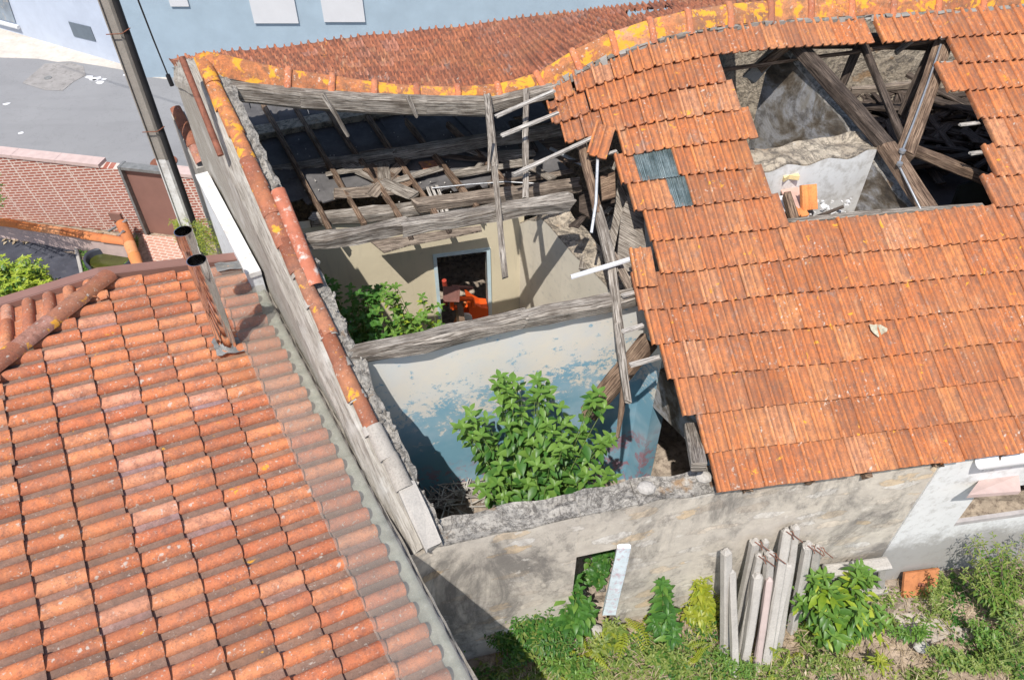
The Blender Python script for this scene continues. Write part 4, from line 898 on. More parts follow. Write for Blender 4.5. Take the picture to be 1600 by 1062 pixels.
# battens and rafters hidden under the tiles (keep the underside real)
m=MB()
for k in range(14):
    s0=s_at((rows_def[k][0][0]) +16,k*EXP); e=6.3
    if k in(7,8,9,10,11,12): m.beam(FR(s0,k*EXP+.30)-V3((0,0,.05)),FR(s_at(rows_def[k][0][1]-8,k*EXP),k*EXP+.3)-V3((0,0,.05)),.045,.03); s0=s_at(rows_def[k][1][0]+12,k*EXP)
    m.beam(FR(s0,k*EXP+.25)-V3((0,0,.05)),FR(e,k*EXP+.25)-V3((0,0,.05)),.045,.03)
m.build('roof_battens',W_brown,ruin)
m=MB()
for s in (.35,.95,1.5): m.beam(FR(s,.05)-V3((0,0,.12)),FR(s,3.0 if s>1.2 else 4.8)-V3((0,0,.14)),.08,.10)
for s in (2.2,2.85,3.5): m.beam(FR(s,.05)-V3((0,0,.12)),FR(s,2.3)-V3((0,0,.12)),.08,.10)
for s in (4.4,5.1,5.8): m.beam(FR(s,.05)-V3((0,0,.12)),FR(s,4.9)-V3((0,0,.12)),.08,.10)
m.build('rafters',W_brown,ruin)
# front room timbers
tb('fallen_beam',rr(1014,532,-.35),rr(917,650,-1.0),.20,.12,W_brown,label='heavy brown beam fallen aslant across the blue wall',jit=.01)
tb('hanging_lath',q(977,590,-.25),q(965,682,-.6),.08,.05,W_brown,taper=.4)
tb('door_post',rr(1080,668,-.3),V(1092,728,F1-EN*-.2,F1+ED,.2),.13,.1,W_grey)
board('hanging_board',[(985,290),(1003,300),(1012,420),(985,452),(962,430),(970,340)],0,W_grey,.03,fn=lambda x,y:rr(x,y,-.45),label='broad silver boards hanging under the tile edge')
board('hanging_board',[(938,276),(961,268),(962,307),(941,313)],0,W_brown,.03,fn=lambda x,y:rr(x,y,-.4))
board('hanging_board',[(968,262),(985,290),(968,350),(958,400),(948,390),(960,330)],0,W_grey,.03,fn=lambda x,y:rr(x,y,-.6))
board('hanging_board',[(905,300),(960,290),(962,330),(930,345),(905,330)],0,W_dark,.03,fn=lambda x,y:rr(x,y,-1.2))
# stub laths under the ridge
for (x0,y0),(x1,y1) in [((505,147),(545,214)),((637,152),(651,184))]:
    a=V(x0,y0,RIDGE_A-EN*.22,RIDGE_B-EN*.22); b=V(x1,y1,RIDGE_A-EN*.32,RIDGE_B-EN*.32); tb('lath_stub',a,b,.06,.035,W_grey,taper=.55)
m=MB()
for i in range(60):
    t=rnd.uniform(.02,.97); p=AO+BN*(LG*t*.6)+DN*(TH-rnd.uniform(-.02,.14)); s=rnd.uniform(.012,.035); p=V3((p.x,p.y,raz(t*.6)+rnd.uniform(-.02,.02))); an=rnd.uniform(0,3.1); m.box(p,V3((math.cos(an),math.sin(an),.3))*s*1.5,V3((-math.sin(an),math.cos(an),.2))*s,V3((.1,.2,1))*s*.7,rnd.random())
m.build('loose_stones',M_stone,ruin)['kind']='stuff'
# rusty wire bracket on pale wall
m=MB(); X=lambda x,y:V(x,y,X1,X1+xd,-.06)
m.tube([X(837,340),X(860,408),X(889,437)],.012,5); m.tube([X(862,412),X(863,428),X(890,458),X(914,433)],.008,5); m.tube([X(889,437),X(892,430),X(897,430)],.008,5); m.build('wire_bracket',M_rust,ruin)
# ================================================================ RIGHT-HAND HOLE
xw=[rr(1246,74,-.15),rr(1452,334,-.15)]; w2d=V3((xw[1].x-xw[0].x,xw[1].y-xw[0].y,0)).normalized(); w2n=V3((-w2d.y,w2d.x,0)); w2L=(xw[1]-xw[0]).dot(w2d)
w2P=V3((xw[0].x,xw[0].y,0))-w2d*.35
crosswall('cross_wall',w2P,w2d,w2L+.8,.25,M_greyplast,lambda t:.30,topmat=M_stone,label='tall mould stained gable wall with shade painted into its plaster inside the right hand hole')
tb('truss_rafter',rr(1238,62,-.12),rr(1392,236,-.12),.16,.14,W_dark); tb('truss_rafter',rr(1384,226,-.1),rr(1455,335,-.1),.18,.14,W_brown)
# white masonry wall with stone top, abutting from the left
m0=V(1372,231,w2P,w2P+w2d); zt=m0.z; mL=Z(1150,268,zt); md=V3((m0.x-mL.x,m0.y-mL.y,0)).normalized(); mn=V3((-md.y,md.x,0))
rough_wall('inner_wall',mL-md*.8,m0+md*.0,zt,-.1,.34,mn,M_white,topmat=M_stonewall,jit=.045,crumble=.08,n=50,label='thick whitewashed inner wall with bare stone top')
# spine wall behind, rubble
m=MB(); rough_wall('back_wall',(3.2,11.3),(10.0,12.1),3.6,-.1,.4,V3((-.15,1,0)).normalized(),M_stonewall,jit=.05,topmat=M_stone)
rough_wall('end_wall',(8.2,4.4),(6.9,10.6),3.0,-.5,.3,V3((1,.2,0)).normalized(),M_greyplast)
Rr=lambda x,y,dz=-.15:rr(x,y,dz)
tb('leaning_post',Rr(1478,58),Rr(1413,243),.20,.14,W_brown,label='thick reddish brown post with a wire along it')
m=MB(); m.tube([Rr(1470,70,-.04),Rr(1450,130,-.03),Rr(1428,190,-.04),Rr(1409,238,-.02),Rr(1404,258,-.02),Rr(1440,330,-.02)],.012,6); c=Rr(1409,238,0); m.tube([c,c+V3((0,0,.03))],.035,10); c=Rr(1405,258,0); m.tube([c,c+V3((0,0,.03))],.03,10); m.build('electric_wire',M_galv,ruin)
tb('brace',Rr(1346,62,-.2),Rr(1412,222,-.2),.08,.07,W_dark); tb('brace',Rr(1345,65,-.25),Rr(1316,132,-.7),.09,.07,W_dark)
tb('brace',Rr(1462,62,-.3),Rr(1408,182,-.9),.10,.08,W_dark); tb('brace',Rr(1475,80,-.3),Rr(1440,130,-.9),.10,.08,W_dark)
tb('collar_tie',YY(1330,142,10.4),YY(1436,132,10.5),.08,.10,W_board); tb('brace',Rr(1252,54,-.1),Rr(1188,106,-.6),.10,.10,W_brown)
tb('collar_tie',Rr(1400,82,-.2),Rr(1435,56,-.1),.06,.05,W_grey)
tb('plastered_post',Rr(1232,58,-.3),Rr(1172,122,-.9),.16,.14,M_mortar,jit=.03)
tb('tie_beam',Rr(1420,232,-.15),Rr(1545,282,-.5),.13,.11,W_brown); tb('tie_beam',Z(1395,262,2.6),Z(1550,240,2.6),.12,.1,W_dark)
# heap of dark laths and boards on the remaining ceiling
m=MB()
for i in range(190):
    x=rnd.uniform(1310,1620); y=rnd.uniform(135,255); z=2.3+rnd.uniform(-.05,.35); a=Z(x,y,z); an=rnd.uniform(0,math.pi); L=rnd.uniform(.4,1.5); d=V3((math.cos(an),math.sin(an),rnd.uniform(-.15,.15)))
    if a.y<8.6 or a.y>11.1: continue
    p=a-d*L/2; q2=a+d*L/2
    if (V3((p.x,p.y,0))-w2P).dot(V3((-w2d.y,w2d.x,0)))<.2 or (V3((q2.x,q2.y,0))-w2P).dot(V3((-w2d.y,w2d.x,0)))<.2: continue
    m.beam(p,q2,rnd.uniform(.04,.16),rnd.uniform(.02,.05),jit=.008)
tag(m.build('fallen_laths',W_dark,org=(6,8.8,2.3)),'dark heap of fallen roof laths behind the brown post','debris',kind='stuff')
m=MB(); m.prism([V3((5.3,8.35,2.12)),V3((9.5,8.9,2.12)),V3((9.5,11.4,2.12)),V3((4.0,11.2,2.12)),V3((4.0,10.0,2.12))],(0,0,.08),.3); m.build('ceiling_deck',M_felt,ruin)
p=Z(1400,250,2.2); q2=Z(1600,246,2.2)
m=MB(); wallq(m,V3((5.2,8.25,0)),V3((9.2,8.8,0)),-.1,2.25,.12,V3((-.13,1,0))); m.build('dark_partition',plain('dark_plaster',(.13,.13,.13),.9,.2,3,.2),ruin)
f0=V3((5.2,8.25,0)); f1=V3((9.2,8.8,0)); fq=lambda x,y,o=.02:V(x,y,f0,f1,o)
m=MB(); P_=[fq(*p) for p in [(1497,288),(1560,270),(1560,320),(1484,324)]]; m.prism(P_,V3((.02,-.02,0)),.3); wd_=m.build('mirror_window',M_glass,ruin)
m=MB(); 
for i in range(4): m.beam(P_[i]-V3((0,.03,0)),P_[(i+1)%4]-V3((0,.03,0)),.05,.04,jit=0)
m.build('frame',W_dark,wd_)
# debris of the hole: broken tiles, plastic
def debris(name,pix,z,mat,label,cat,th=.02,fn=None):
    P=[(fn(x,y) if fn else Z(x,y,z)) for x,y in pix]; n=(P[1]-P[0]).cross(P[2]-P[0]).normalized()
    if n.z<0:n=-n
    m=MB(); m.prism(P,n*th,None); return tag(m.build(name,mat,org=P[0]),label,cat)
hz=rr(1240,330,-.25).z
board('debris_shelf',[(1180,345),(1270,338),(1262,270),(1175,275)],hz-.12,W_grey,.03)
debris('broken_tile',[(1216,291),(1252,296),(1258,330),(1234,332)],hz,plain('pink_clay_back',(.52,.33,.27),.8,.2,6,.2),'pinkish broken tile lying face down beside the whitewashed inner wall','broken tile')
def shard(px,z,rot,tilt,L,wd,label):
    P=Z(*px,z); m=MB(); ex=V3((math.cos(rot),math.sin(rot),0)); ey=V3((-math.sin(rot)*math.cos(tilt),math.cos(rot)*math.cos(tilt),math.sin(tilt))); ez=ex.cross(ey); tile(m,P,ex,ey,ez,[(x*wd/.212,zz) for x,zz in MARS],L,0,.018,r=.8); tag(m.build('broken_tile',T_new,org=P),label,'broken tile')
shard((1253,329),hz+.02,.15,.9,.26,.17,'bright orange tile fragment standing on edge in the right hole'); shard((1236,340),hz+.02,.2,.15,.12,.2,'small orange roll tile fragment lying lowest in the right hole')
debris('plastic_fitting',[(1216,310),(1228,308),(1240,332),(1222,334)],hz,M_whitepl,'crumpled white plastic piece among the broken tiles','plastic piece',.03)
debris('foam_lump',[(1220,276),(1243,272),(1248,282),(1232,280),(1224,285)],hz+.15,plain('yellowed_foam',(.62,.50,.26),.9,.2,8,.3),'yellowed foam lump on the ledge above the broken tiles','foam lump',.05)
tb('metal_angle',Z(1275,340,hz),Z(1318,322,hz+.1),.035,.02,W_dark)
m=MB()
for i in range(90):
    x=rnd.uniform(1190,1330); y=rnd.uniform(318,346)-(x-1190)*.06; P=Z(x,y,hz-rnd.uniform(.0,.12)); s=rnd.uniform(.008,.04); an=rnd.uniform(0,3.1); m.box(P,V3((math.cos(an),math.sin(an),rnd.uniform(-.3,.3)))*s*1.6,V3((-math.sin(an),math.cos(an),.2))*s,V3((.1,0,1))*s*.7,rnd.random())
tag(m.build('plaster_rubble',M_white,org=Z(1250,335,hz)),'white plaster rubble scattered round the orange tile fragments','rubble',kind='stuff')
# inside the doorway: orange machine
dm=YY(735,492,D0.y+.45); dm=V3((onc(735,490,.5).x,onc(735,490,.5).y,.15))
mac=thing('garden_machine','bright orange plastic garden machine in the inner doorway','machine',dm)
on5=lambda x,y,o=.35:onc(x,y,o)
m=MB()
def blob(pts,o0,o1,r=.5):
    P=[on5(x,y,o0) for x,y in pts]; Q=[on5(x,y,o1) for x,y in pts]; Q=[p+(q_-p).normalized()*min((q_-p).length,abs(o1-o0)*1.1) for p,q_ in zip(P,Q)]; m.prism(P,cn*(o1-o0),r)
blob([(729,466),(741,475),(752,481),(763,482),(763,503),(715,514),(722,498),(733,488)],.10,.30)
m.build('housing',M_orange,mac)
m=MB()
for a,b,c,d in [((706,466),(706,480),0,0),((706,466),(738,467),0,0),((738,467),(740,478),0,0),((706,481),(722,479),0,0)]: m.beam(on5(*a,.32),on5(*b,.32),.05,.05,jit=0,split=False)
m.build('handle',M_orange,mac)
m=MB(); c=on5(716,495,.3); m.tube([c-cd*.01,c+cd*.06],.24,22); m.build('wheel',W_brown,mac)
m=MB(); c=on5(726,497,.16); m.tube([c,c-cn*.03],.10,18); m.build('dial',M_whitepl,mac)
m=MB(); m.tube([on5(708,514,.05),on5(718,487,.08),on5(727,473,.1)],.025,8); m.build('hose',T_new,mac)
m=MB(); a=on5(694,438,.25); m.tube([a,on5(697,455,.22),on5(696,475,.2)],.03,10); tag(m.build('red_tube',plain('dull_red_plastic',(.35,.05,.03),.5,.2,5,.05),org=a),'dull red tube standing at the left jamb of the inner doorway','tube')
m=MB(); m.beam(on5(706,448,.6),on5(738,450,.6),.04,.04,jit=0); m.beam(on5(706,448,.6),on5(705,470,.7),.2,.05); tag(m.build('stored_case',plain('dark_red_case',(.15,.06,.045),.6,.3,5,.1),org=on5(706,470,.6)),'dark red case stored behind the orange machine','case')
# ================================================================ NEIGHBOUR ROOF
ZE=2.65; EO=Z(562,795,ZE); a14=R(14); NUP=-DN*math.cos(a14)+V3((0,0,math.sin(a14))); NN=BN.cross(NUP); NN=NN if NN.z>0 else -NN
nb=thing('house','neighbouring house with sound orange barrel tile roof in the foreground','house',(EO.x-2.5,EO.y+.5,ZS))
BWD=.195; NEXP=.345
# unit: flat dirty channel (nearer) then barrel
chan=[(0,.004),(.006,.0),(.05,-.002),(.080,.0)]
barrel=[(.080+.115*(.5-.5*math.cos(math.pi*k/10)),.062*math.sin(math.pi*k/10)**.8+.001) for k in range(11)]
tb_=MB(); tc=MB()
umax=3.68
def hipu(v): return umax if v<1.35 else umax-(v-1.35)*1.06
for j in range(-9,26):
    v0=j*NEXP-.02
    if v0<-.1: continue
    off=(0 if j>=2 else .0)
    for i in range(-16,20):
        u=i*BWD-.03
        if u+BWD>hipu(v0+.1)+.02: continue
        O=EO+BN*u+NUP*v0; 
        ju=rnd.uniform(-.004,.004); jv=rnd.uniform(-.012,.012); lift=.03+rnd.uniform(0,.006)
        O=O+BN*ju+NUP*jv; r=rnd.random()
        L=NEXP+.05
        tile(tb_,O,BN,NUP,NN,barrel,L,lift,.014,r=r,head=False)
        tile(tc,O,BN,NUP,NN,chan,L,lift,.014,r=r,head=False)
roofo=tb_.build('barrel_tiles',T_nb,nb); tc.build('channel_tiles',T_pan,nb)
# hip plane beyond
m=MB(); HU=BN; DN2=-BN*math.cos(a14)+V3((0,0,math.sin(a14))); H0=EO+BN*umax+NUP*1.35
ev=V3((-DN.x,-DN.y,0)); hn=ev.cross(DN2); hn=hn if hn.z>0 else -hn
for jj in range(0,6):
    for i in range(0,26):
        s=i*BWD+.02; v0=jj*NEXP-.05
        if v0>s/1.0: continue
        O=H0+ev*s+DN2*v0
        tile(m,O,ev,DN2,hn,barrel,NEXP+.05,.03,.014,head=False); tile(m,O,ev,DN2,hn,chan,NEXP+.05,.03,.014,head=False)
m.build('barrel_tiles',T_nb,nb)
m=MB(); hp0=EO+BN*(umax+.02)+NUP*1.30+V3((0,0,.07)); hp1=hp0+( -BN*1.0+ev*1.0)*2.6+V3((0,0,2.6*math.tan(a14)*1.0)); 
hp1=EO+BN*(umax-1.06*2.4)+NUP*(1.35+2.4)+V3((0,0,.06)); 
clay_coping(m,hp0,hp1,.10,.42,jit=.004); m.build('hip_tiles',T_cap,nb)
# fascia / gutter along the far verge
m=MB(); g0=EO+BN*(umax+.06)+NUP*(-.12); g1_=EO+BN*(umax+.06)+NUP*1.38; g2_=H0-V3((0,0,.0))+ev*4.2+BN*.06
for p,q_ in ((g0,g1_),(g1_,V3((g2_.x,g2_.y,g1_.z)))):
    d=(q_-p).normalized(); m.box((p+q_)/2+BN*.03-V3((0,0,.04)),(q_-p),BN*.02,(0,0,.20)); m.box((p+q_)/2+BN*.10-V3((0,0,-.01)),(q_-p),BN*.13,(0,0,.10))
m.build('fascia_gutter',M_brownmetal,nb)
m=MB(); wallq(m,EO-BN*3.6-DN*.12,EO+BN*(umax-.05)-DN*.12,ZS,ZE-.06,.25,-DN); q0=EO+BN*(umax-.03)-DN*.15; wallq(m,q0,q0+ev*6,ZS,ZE+.0,.2,-BN); m.build('wall',M_cream2,nb)
# corrugated translucent sheet over the two lowest courses
m=MB(); rows=[]; v_=[-.14,-.10,-.04,.05,.15,.25,.33,.35]
for i in range(-60,int((umax-.02)/.0325)):
    u=i*.0325; ph=((u+.03)/BWD)%1; hh=.030*max(0,math.sin(math.pi*min(1,max(0,(ph-.33)/.66))))
    rows.append([EO+BN*u+NUP*v+NN*(hh+.075+(.0)+.008*noise.noise(V3((u*3,v*3,0)))) for v in v_])
m.grid(rows,.4); m.build('corrugated_sheet',M_sheet,nb)
# party parapet between the sheet and the ruin
m=MB(); pp0=EO-BN*3.3+DN*.15; pp1=EO+BN*3.4+DN*.15; rough_wall('party_parapet',pp0,pp1,2.56,ZS,.055,DN,M_mortar,parent=nb,topmat=M_mortar,jit=.02,n=90)
m=MB(); rows=[]
for i in range(121):
    u=-3.3+6.95*i/120; rows.append([EO+BN*u+NUP*v+NN*(z+.006*noise.noise(V3((u*4,v*9,2)))) for v,z in ((.06,.0),(-.04,.012),(-.11,.006),(-.15,.03),(-.155,-.05))])
m.grid(rows,.4); m.build('eaves_channel',plain('lichened_grey_green_metal',(.30,.31,.26),.7,.25,7,.2,dirt=(.42,.43,.38),dirtamt=.4),nb)
# lead flashing round the flue and at the corner
FB=Z(357,527,2.93); fu=(FB-EO).dot(BN); fv=(FB-EO).dot(NUP); FB=EO+BN*fu+NUP*fv+NN*.03
m=MB(); rows=[]
for i in range(9):
    rows.append([EO+BN*(fu-.13+.26*i/8)+NUP*(fv-.12+.26*j/6)+NN*(.075+.05*noise.noise(V3((i*.7,j*.7,1)))) for j in range(7)])
m.grid(rows,.4)
rows=[]
for i in range(9): rows.append([EO+BN*(umax-.16+.16*i/8)+NUP*(-.16+.42*j/6)+NN*(.10+.035*noise.noise(V3((i*.6,j*.9,4)))) for j in range(7)])
m.build('lead_flashing',M_lead,nb); m=MB(); m.grid(rows,.4); m.build('lead_flashing',M_lead,nb)
fl=thing('flue_pipe','shiny twin stainless steel flue rising from the neighbouring tile roof','flue',FB)
def pipe(mb,pts,rad,n=28,open_top=True):
    pts=[V3(p) for p in pts]; rows=[]
    for i,p in enumerate(pts):
        if i==0: d=pts[1]-pts[0]
        elif i==len(pts)-1: d=pts[-1]-pts[-2]
        else: d=(pts[i+1]-pts[i]).normalized()+(pts[i]-pts[i-1]).normalized()
        d.normalize(); a=d.cross(V3((.3,1,0))).normalized(); b=d.cross(a); rows.append([p+(a*math.cos(k*2*math.pi/n)+b*math.sin(k*2*math.pi/n))*rad for k in range(n)])
    mb.grid(rows,.5,True,True)
    if open_top:
        inn=[[p+(q-p)*.93 for q in rows[-1]] for p in [pts[-1]]][0]; dwn=[q-V3((0,0,.3)) for q in inn]; mb.grid([rows[-1],inn,dwn],.5,False,True); mb.add(dwn,[tuple(range(n))],.2)
T1=FB+V3((0,0,1.13)); m=MB(); pipe(m,[FB-V3((0,0,.1)),FB+V3((0,0,.5)),T1],.088); p1=m.build('main_pipe',M_chrome,fl)
m=MB()
for z in (.48,.50,1.085): 
    c=FB+V3((0,0,z)); m.tube([c+V3((math.cos(a)*.091,math.sin(a)*.091,0)) for a in [k*math.pi/14 for k in range(29)]],.0055,5,cap=False)
m.build('band',M_galv,p1)
T2=Z(286,361,FB.z+1.12); m=MB(); pipe(m,[T2-V3((0,0,.18)),T2],.084); p2=m.build('branch_pipe',M_chrome,fl)
m=MB(); jn=T2-V3((0,0,.33)); pipe(m,[T2-V3((0,0,.12)),T2-V3((0,0,.22)),FB+V3((0,0,.70)),FB+V3((0,0,.55))],.080,open_top=False); m.build('elbow',M_chrome,p2)
m=MB()
for z in (-.004,-.12):
    c=T2+V3((0,0,z)); m.tube([c+V3((math.cos(a)*.087,math.sin(a)*.087,0)) for a in [k*math.pi/14 for k in range(29)]],.005,5,cap=False)
m.build('band',M_galv,p2)
# ================================================================ GARDEN
def gz(x,y): return .06+.10*noise.noise(V3((x*.8,y*.8,3)))+.04*noise.noise(V3((x*3,y*3,5)))+max(0,(x-3)*.02)
m=MB(); rows=[]
for i in range(91):
    x=-.75+i*.13; rows.append([V3((x+(-.5*.57*(y_-3.5) if x<0 else 0),y_,gz(x,y_)-(.0))) for y_ in [0.2+k*.11 for k in range(38)]])
m.grid(rows,.3); struct(m.build('garden_ground',M_soil))
m=MB(); k_=[(1388,928),(1420,915),(1478,908),(1500,925),(1530,935),(1556,962),(1550,985),(1522,1002),(1480,996),(1455,1006),(1418,998),(1402,975),(1386,955)]; m.prism([Z(x,y,.07) for x,y in k_],(0,0,.035),.3); struct(m.build('stone_slab',plain('worn_slab',(.42,.37,.32),.9,.25,4,.6,dirt=(.22,.18,.14),dirtamt=.6)))
# ---- concrete posts leaning on the wall
GR='cast concrete posts leaning against the rubble wall'; W_=0
posts=[ # top pixel, foot pixel, width, label
 ((1135,862),(1133,1000),'leftmost tall plain grey post of the leaning stack',.105,0),
 ((1143,893),(1148,1030),'short cracked post close behind the leftmost one',.08,0),
 ((1180,846),(1152,965),'slanting post with rusty wire stubs left of the wired bundle',.10,1),
 ((1196,845),(1165,960),'slim post just right of the slanting one',.07,0),
 ((1186,868),(1158,1000),'brown stained post whose top hook touches the wire coil',.08,1),
 ((1184,900),(1165,1012),'short pale post with pointed top in the front row',.10,0),
 ((1203,864),(1190,985),'round shouldered grey post behind the pink one',.10,1),
 ((1202,905),(1184,1018),'pink painted post in the middle of the stack',.075,0),
 ((1229,830),(1198,1010),'tallest whitish post with an orange stained top',.10,1),
 ((1243,824),(1217,985),'pale post reaching highest beside the white one',.09,0),
 ((1231,882),(1205,1000),'white flat topped post at the front right of the stack',.10,0),
 ((1262,850),(1240,960),'blunt brown grey post in the rear right row',.10,0),
 ((1262,852),(1250,940),'white post with one rusty loop near the leafy bush',.09,1),
 ((1277,855),(1262,940),'rightmost short post with two rusty loops',.09,1)]
for (tx,ty),(bx_,by_),lb,wd,wire in posts:
    off=.06+.04*rnd.random()+max(0,(ty-840))*.0035
    top=V(tx,ty,A,F1,0) if tx<1113 else V(tx,ty,F1,F1+ED,off); foot=Z(bx_,by_+12,.2)
    if foot.y>top.y-.12: foot.y=top.y-.12
    t=thing('concrete_post',lb,'post',foot,GR)
    m=MB(); m.beam(foot-(top-foot).normalized()*.15,top,wd*.92,wd*.8,jit=.004,seg=8,split=False,r=rnd.random()); d=(top-foot).normalized()
    m.beam(top-d*.004,top+d*wd*.4,wd*.82,wd*.7,jit=.002,seg=1,taper=.45,split=False,r=.5)
    m.build('shaft',M_pinkpaint if 'pink painted' in lb else M_post,t)
    if wire:
        m=MB()
        for e in(0,1): q0=top+V3((.02*e,0,0)); m.tube([q0,q0+V3((-.02+.04*e,-.03,.05)),q0+V3((.03,-.06,.03)),q0+V3((.06+.08*e,-.07,-.03-.05*e))],.005,5)
        m.build('wire_stub',M_rust,t)
# terracotta panel
P4=[V(1407,935,F1,F1+ED,.24),V(1458,928,F1,F1+ED,.24),V(1465,886,F1,F1+ED,.06),V(1411,893,F1,F1+ED,.06)]
nn=(P4[1]-P4[0]).cross(P4[3]-P4[0]).normalized(); tp=thing('clay_panel','square orange clay panel with small central hole leaning on the wall foot','clay panel',P4[0])
m=MB(); m.prism(P4,nn*.035,.5); m.build('panel',plain('raw_clay',(.48,.19,.08),.85,.2,8,.2,dirt=(.22,.10,.06),dirtamt=.3),tp)
m=MB(); c=(P4[0]+P4[1]+P4[2]+P4[3])/4+nn*.035; m.tube([c-V3((.035,0,0)),c+V3((.035,0,0))],.022,10); m.build('boss',M_rust,tp)
# grey concrete frame in the plants
cf=thing('concrete_vent','grey concrete vent frame behind the leafy plant by the wall','frame',Z(1345,925,.2))
q=lambda x,y,o=.14:V(x,y,F1,F1+ED,o)
m=MB(); m.beam(q(1290,892),q(1388,880),.14,.07,jit=.003,seg=4,split=False); m.beam(q(1300,930),q(1383,917),.14,.05,jit=.003,seg=4,split=False)
for x in (1300,1328,1356,1378): m.beam(q(x,890-(x-1300)*.1),q(x-3,926-(x-1300)*.1),.05,.08,jit=.002,split=False)
m.build('frame',M_conc,cf)
# loose stones
for (x,y,s,lb) in [(930,985,.10,'grey rough stone half buried below the wall opening'),(1010,762,.09,'pale stone loose on the front wall top'),(1100,745,.08,'white rounded stone set beside the eave corner'),(1440,1010,.09,'pale flat stone by the garden slab')]:
    P=Z(x,y,.2 if y>800 else 2.46); m=MB(); rows=[]
    for i in range(7):
        th=math.pi*i/6; rows.append([P+V3((math.sin(th)*math.cos(k*.785)*s*(1+.35*noise.noise(V3((i,k,x)))),math.sin(th)*math.sin(k*.785)*s*.8*(1+.3*noise.noise(V3((i,k,y)))),math.cos(th)*s*.6)) for k in range(8)])
    m.grid(rows,.5,False,True); tag(m.build('stone',M_conc,org=P),lb,'stone')
# ================================================================ PLANTS
def leaf(mb,P,d,up,L,Wd,bend=.35,r=None,fold=.18,seg=4):
    d=d.normalized(); sx=d.cross(up)
    if sx.length<.05: sx=d.cross(V3((1,0,0)))
    sx.normalize(); n=sx.cross(d); rows=[]
    wf=[.04,.75,1,.62,.03] if seg==4 else [.05,1,.03]
    for i in range(seg+1):
        t=i/seg; a=bend*t; c=P+d*(L*t*math.cos(a*.7))-n*(L*t*math.sin(a)*.9); w_=Wd*.5*wf[i]; rows.append([c-sx*w_+n*w_*fold*2,c,c+sx*w_+n*w_*fold*2])
    mb.grid(rows,r if r is not None else rnd.random(),True)
def bush(name,label,cat,base,tips,nst,leafL,leafmat_,ar=.45,pairs=7,group=None,stem=M_stem,srad=.006,mixmat=None,up0=.6,droop=.4,crown='foliage',rosette=4,seg=4,lo=.35,alt=0):
    """tips: list of (centre, radii) blobs the shoots end in"""
    base=V3(base); t=thing(name,label,cat,base,group); lm=MB(); l2=MB(); sm=MB()
    for i in range(nst):
        c,rd=tips[i%len(tips)]; c=V3(c)
        while True:
            e=V3((rnd.uniform(-1,1),rnd.uniform(-1,1),rnd.uniform(-1,1)))
            if e.length<=1: break
        e=e*(.6+.4*rnd.random()) if e.length<.5 else e
        tip=c+V3((e.x*rd[0],e.y*rd[1],e.z*rd[2])); b0=base+V3((rnd.uniform(-.05,.05),rnd.uniform(-.05,.05),0)); mid=b0+(tip-b0)*.5+V3((0,0,(tip-b0).length*.12)); 
        pts=[]
        for k in range(8): t_=k/7; pts.append(b0*(1-t_)**2+mid*2*t_*(1-t_)+tip*t_*t_)
        if srad: sm.tube(pts,[srad*(1.3-.9*k/7) for k in range(8)],5,cap=False)
        Ls=(tip-b0).length; ph=rnd.uniform(0,3)
        for k in range(pairs):
            t_=lo+(1-lo)*(k+.5)/pairs; p=b0*(1-t_)**2+mid*2*t_*(1-t_)+tip*t_*t_; ax=((mid-b0)*(1-t_)+(tip-mid)*t_).normalized()
            s1=ax.cross(V3((0,0,1))); s1=s1.normalized() if s1.length>.1 else V3((1,0,0)); s2=ax.cross(s1); an=ph+k*1.571
            for sg in (1,-1):
                dr=(s1*math.cos(an)+s2*math.sin(an))*sg; d=(dr+ax*.45+V3((0,0,-droop*rnd.uniform(.2,1)+.1))).normalized(); sc=rnd.uniform(.5,1.15)*(1.05 if t_<.8 else .75)
                tgt=l2 if (mixmat and rnd.random()<.35) else lm; leaf(tgt,p+dr*.01,d,V3((0,0,1))+ax*.4,leafL*sc,leafL*ar*sc,rnd.uniform(.2,.7),seg=seg)
        for k in range(rosette):
            an=k*2*math.pi/rosette+ph; dr=V3((math.cos(an),math.sin(an),rnd.uniform(.2,.8))).normalized(); leaf(lm,tip,dr,V3((0,0,1)),leafL*.6,leafL*ar*.6,.3,r=rnd.uniform(.6,1),seg=seg)
    if srad: sm.build('stems',stem,t)
    lm.build(crown,leafmat_,t)
    if mixmat: l2.build(crown,mixmat,t)
    return t
# big plant in the front room
cb=Z(830,760,.6); 
def c3(x,y,Y): return YY(x,y,Y)
bush('leafy_shrub','big bright green shrub growing against the flaking blue wall','shrub',(0.25,4.65,.5),
 [(c3(790,600,4.9),(.10,.15,.16)),(c3(728,682,4.9),(.12,.15,.12)),(c3(845,608,4.85),(.12,.15,.12)),(c3(790,625,4.85),(.16,.25,.22)),(c3(740,665,4.85),(.14,.2,.14)),(c3(830,640,4.8),(.28,.28,.26)),(c3(880,665,4.75),(.24,.25,.25)),(c3(855,710,4.6),(.42,.3,.25)),(c3(790,700,4.7),(.3,.3,.25)),(c3(935,625,4.9),(.10,.12,.13)),(c3(945,735,4.55),(.22,.15,.12)),(c3(820,750,4.45),(.4,.18,.16)),(c3(765,765,4.45),(.22,.12,.10)),(c3(955,690,4.7),(.12,.12,.08))],
 92,.17,L_big,.5,6,mixmat=L_dark,rosette=4,lo=.36,droop=.9)
bush('leafy_shrub','sunlit green shrub below the inner doorway behind the silver purlin','shrub',(-.75,6.4,.4),
 [(c3(620,490,6.3),(.22,.3,.28)),(c3(665,495,6.3),(.22,.3,.22)),(c3(610,460,6.4),(.10,.15,.12)),(c3(640,515,6.2),(.4,.2,.15))],46,.12,L_big,.5,6,mixmat=L_olive,lo=.4)
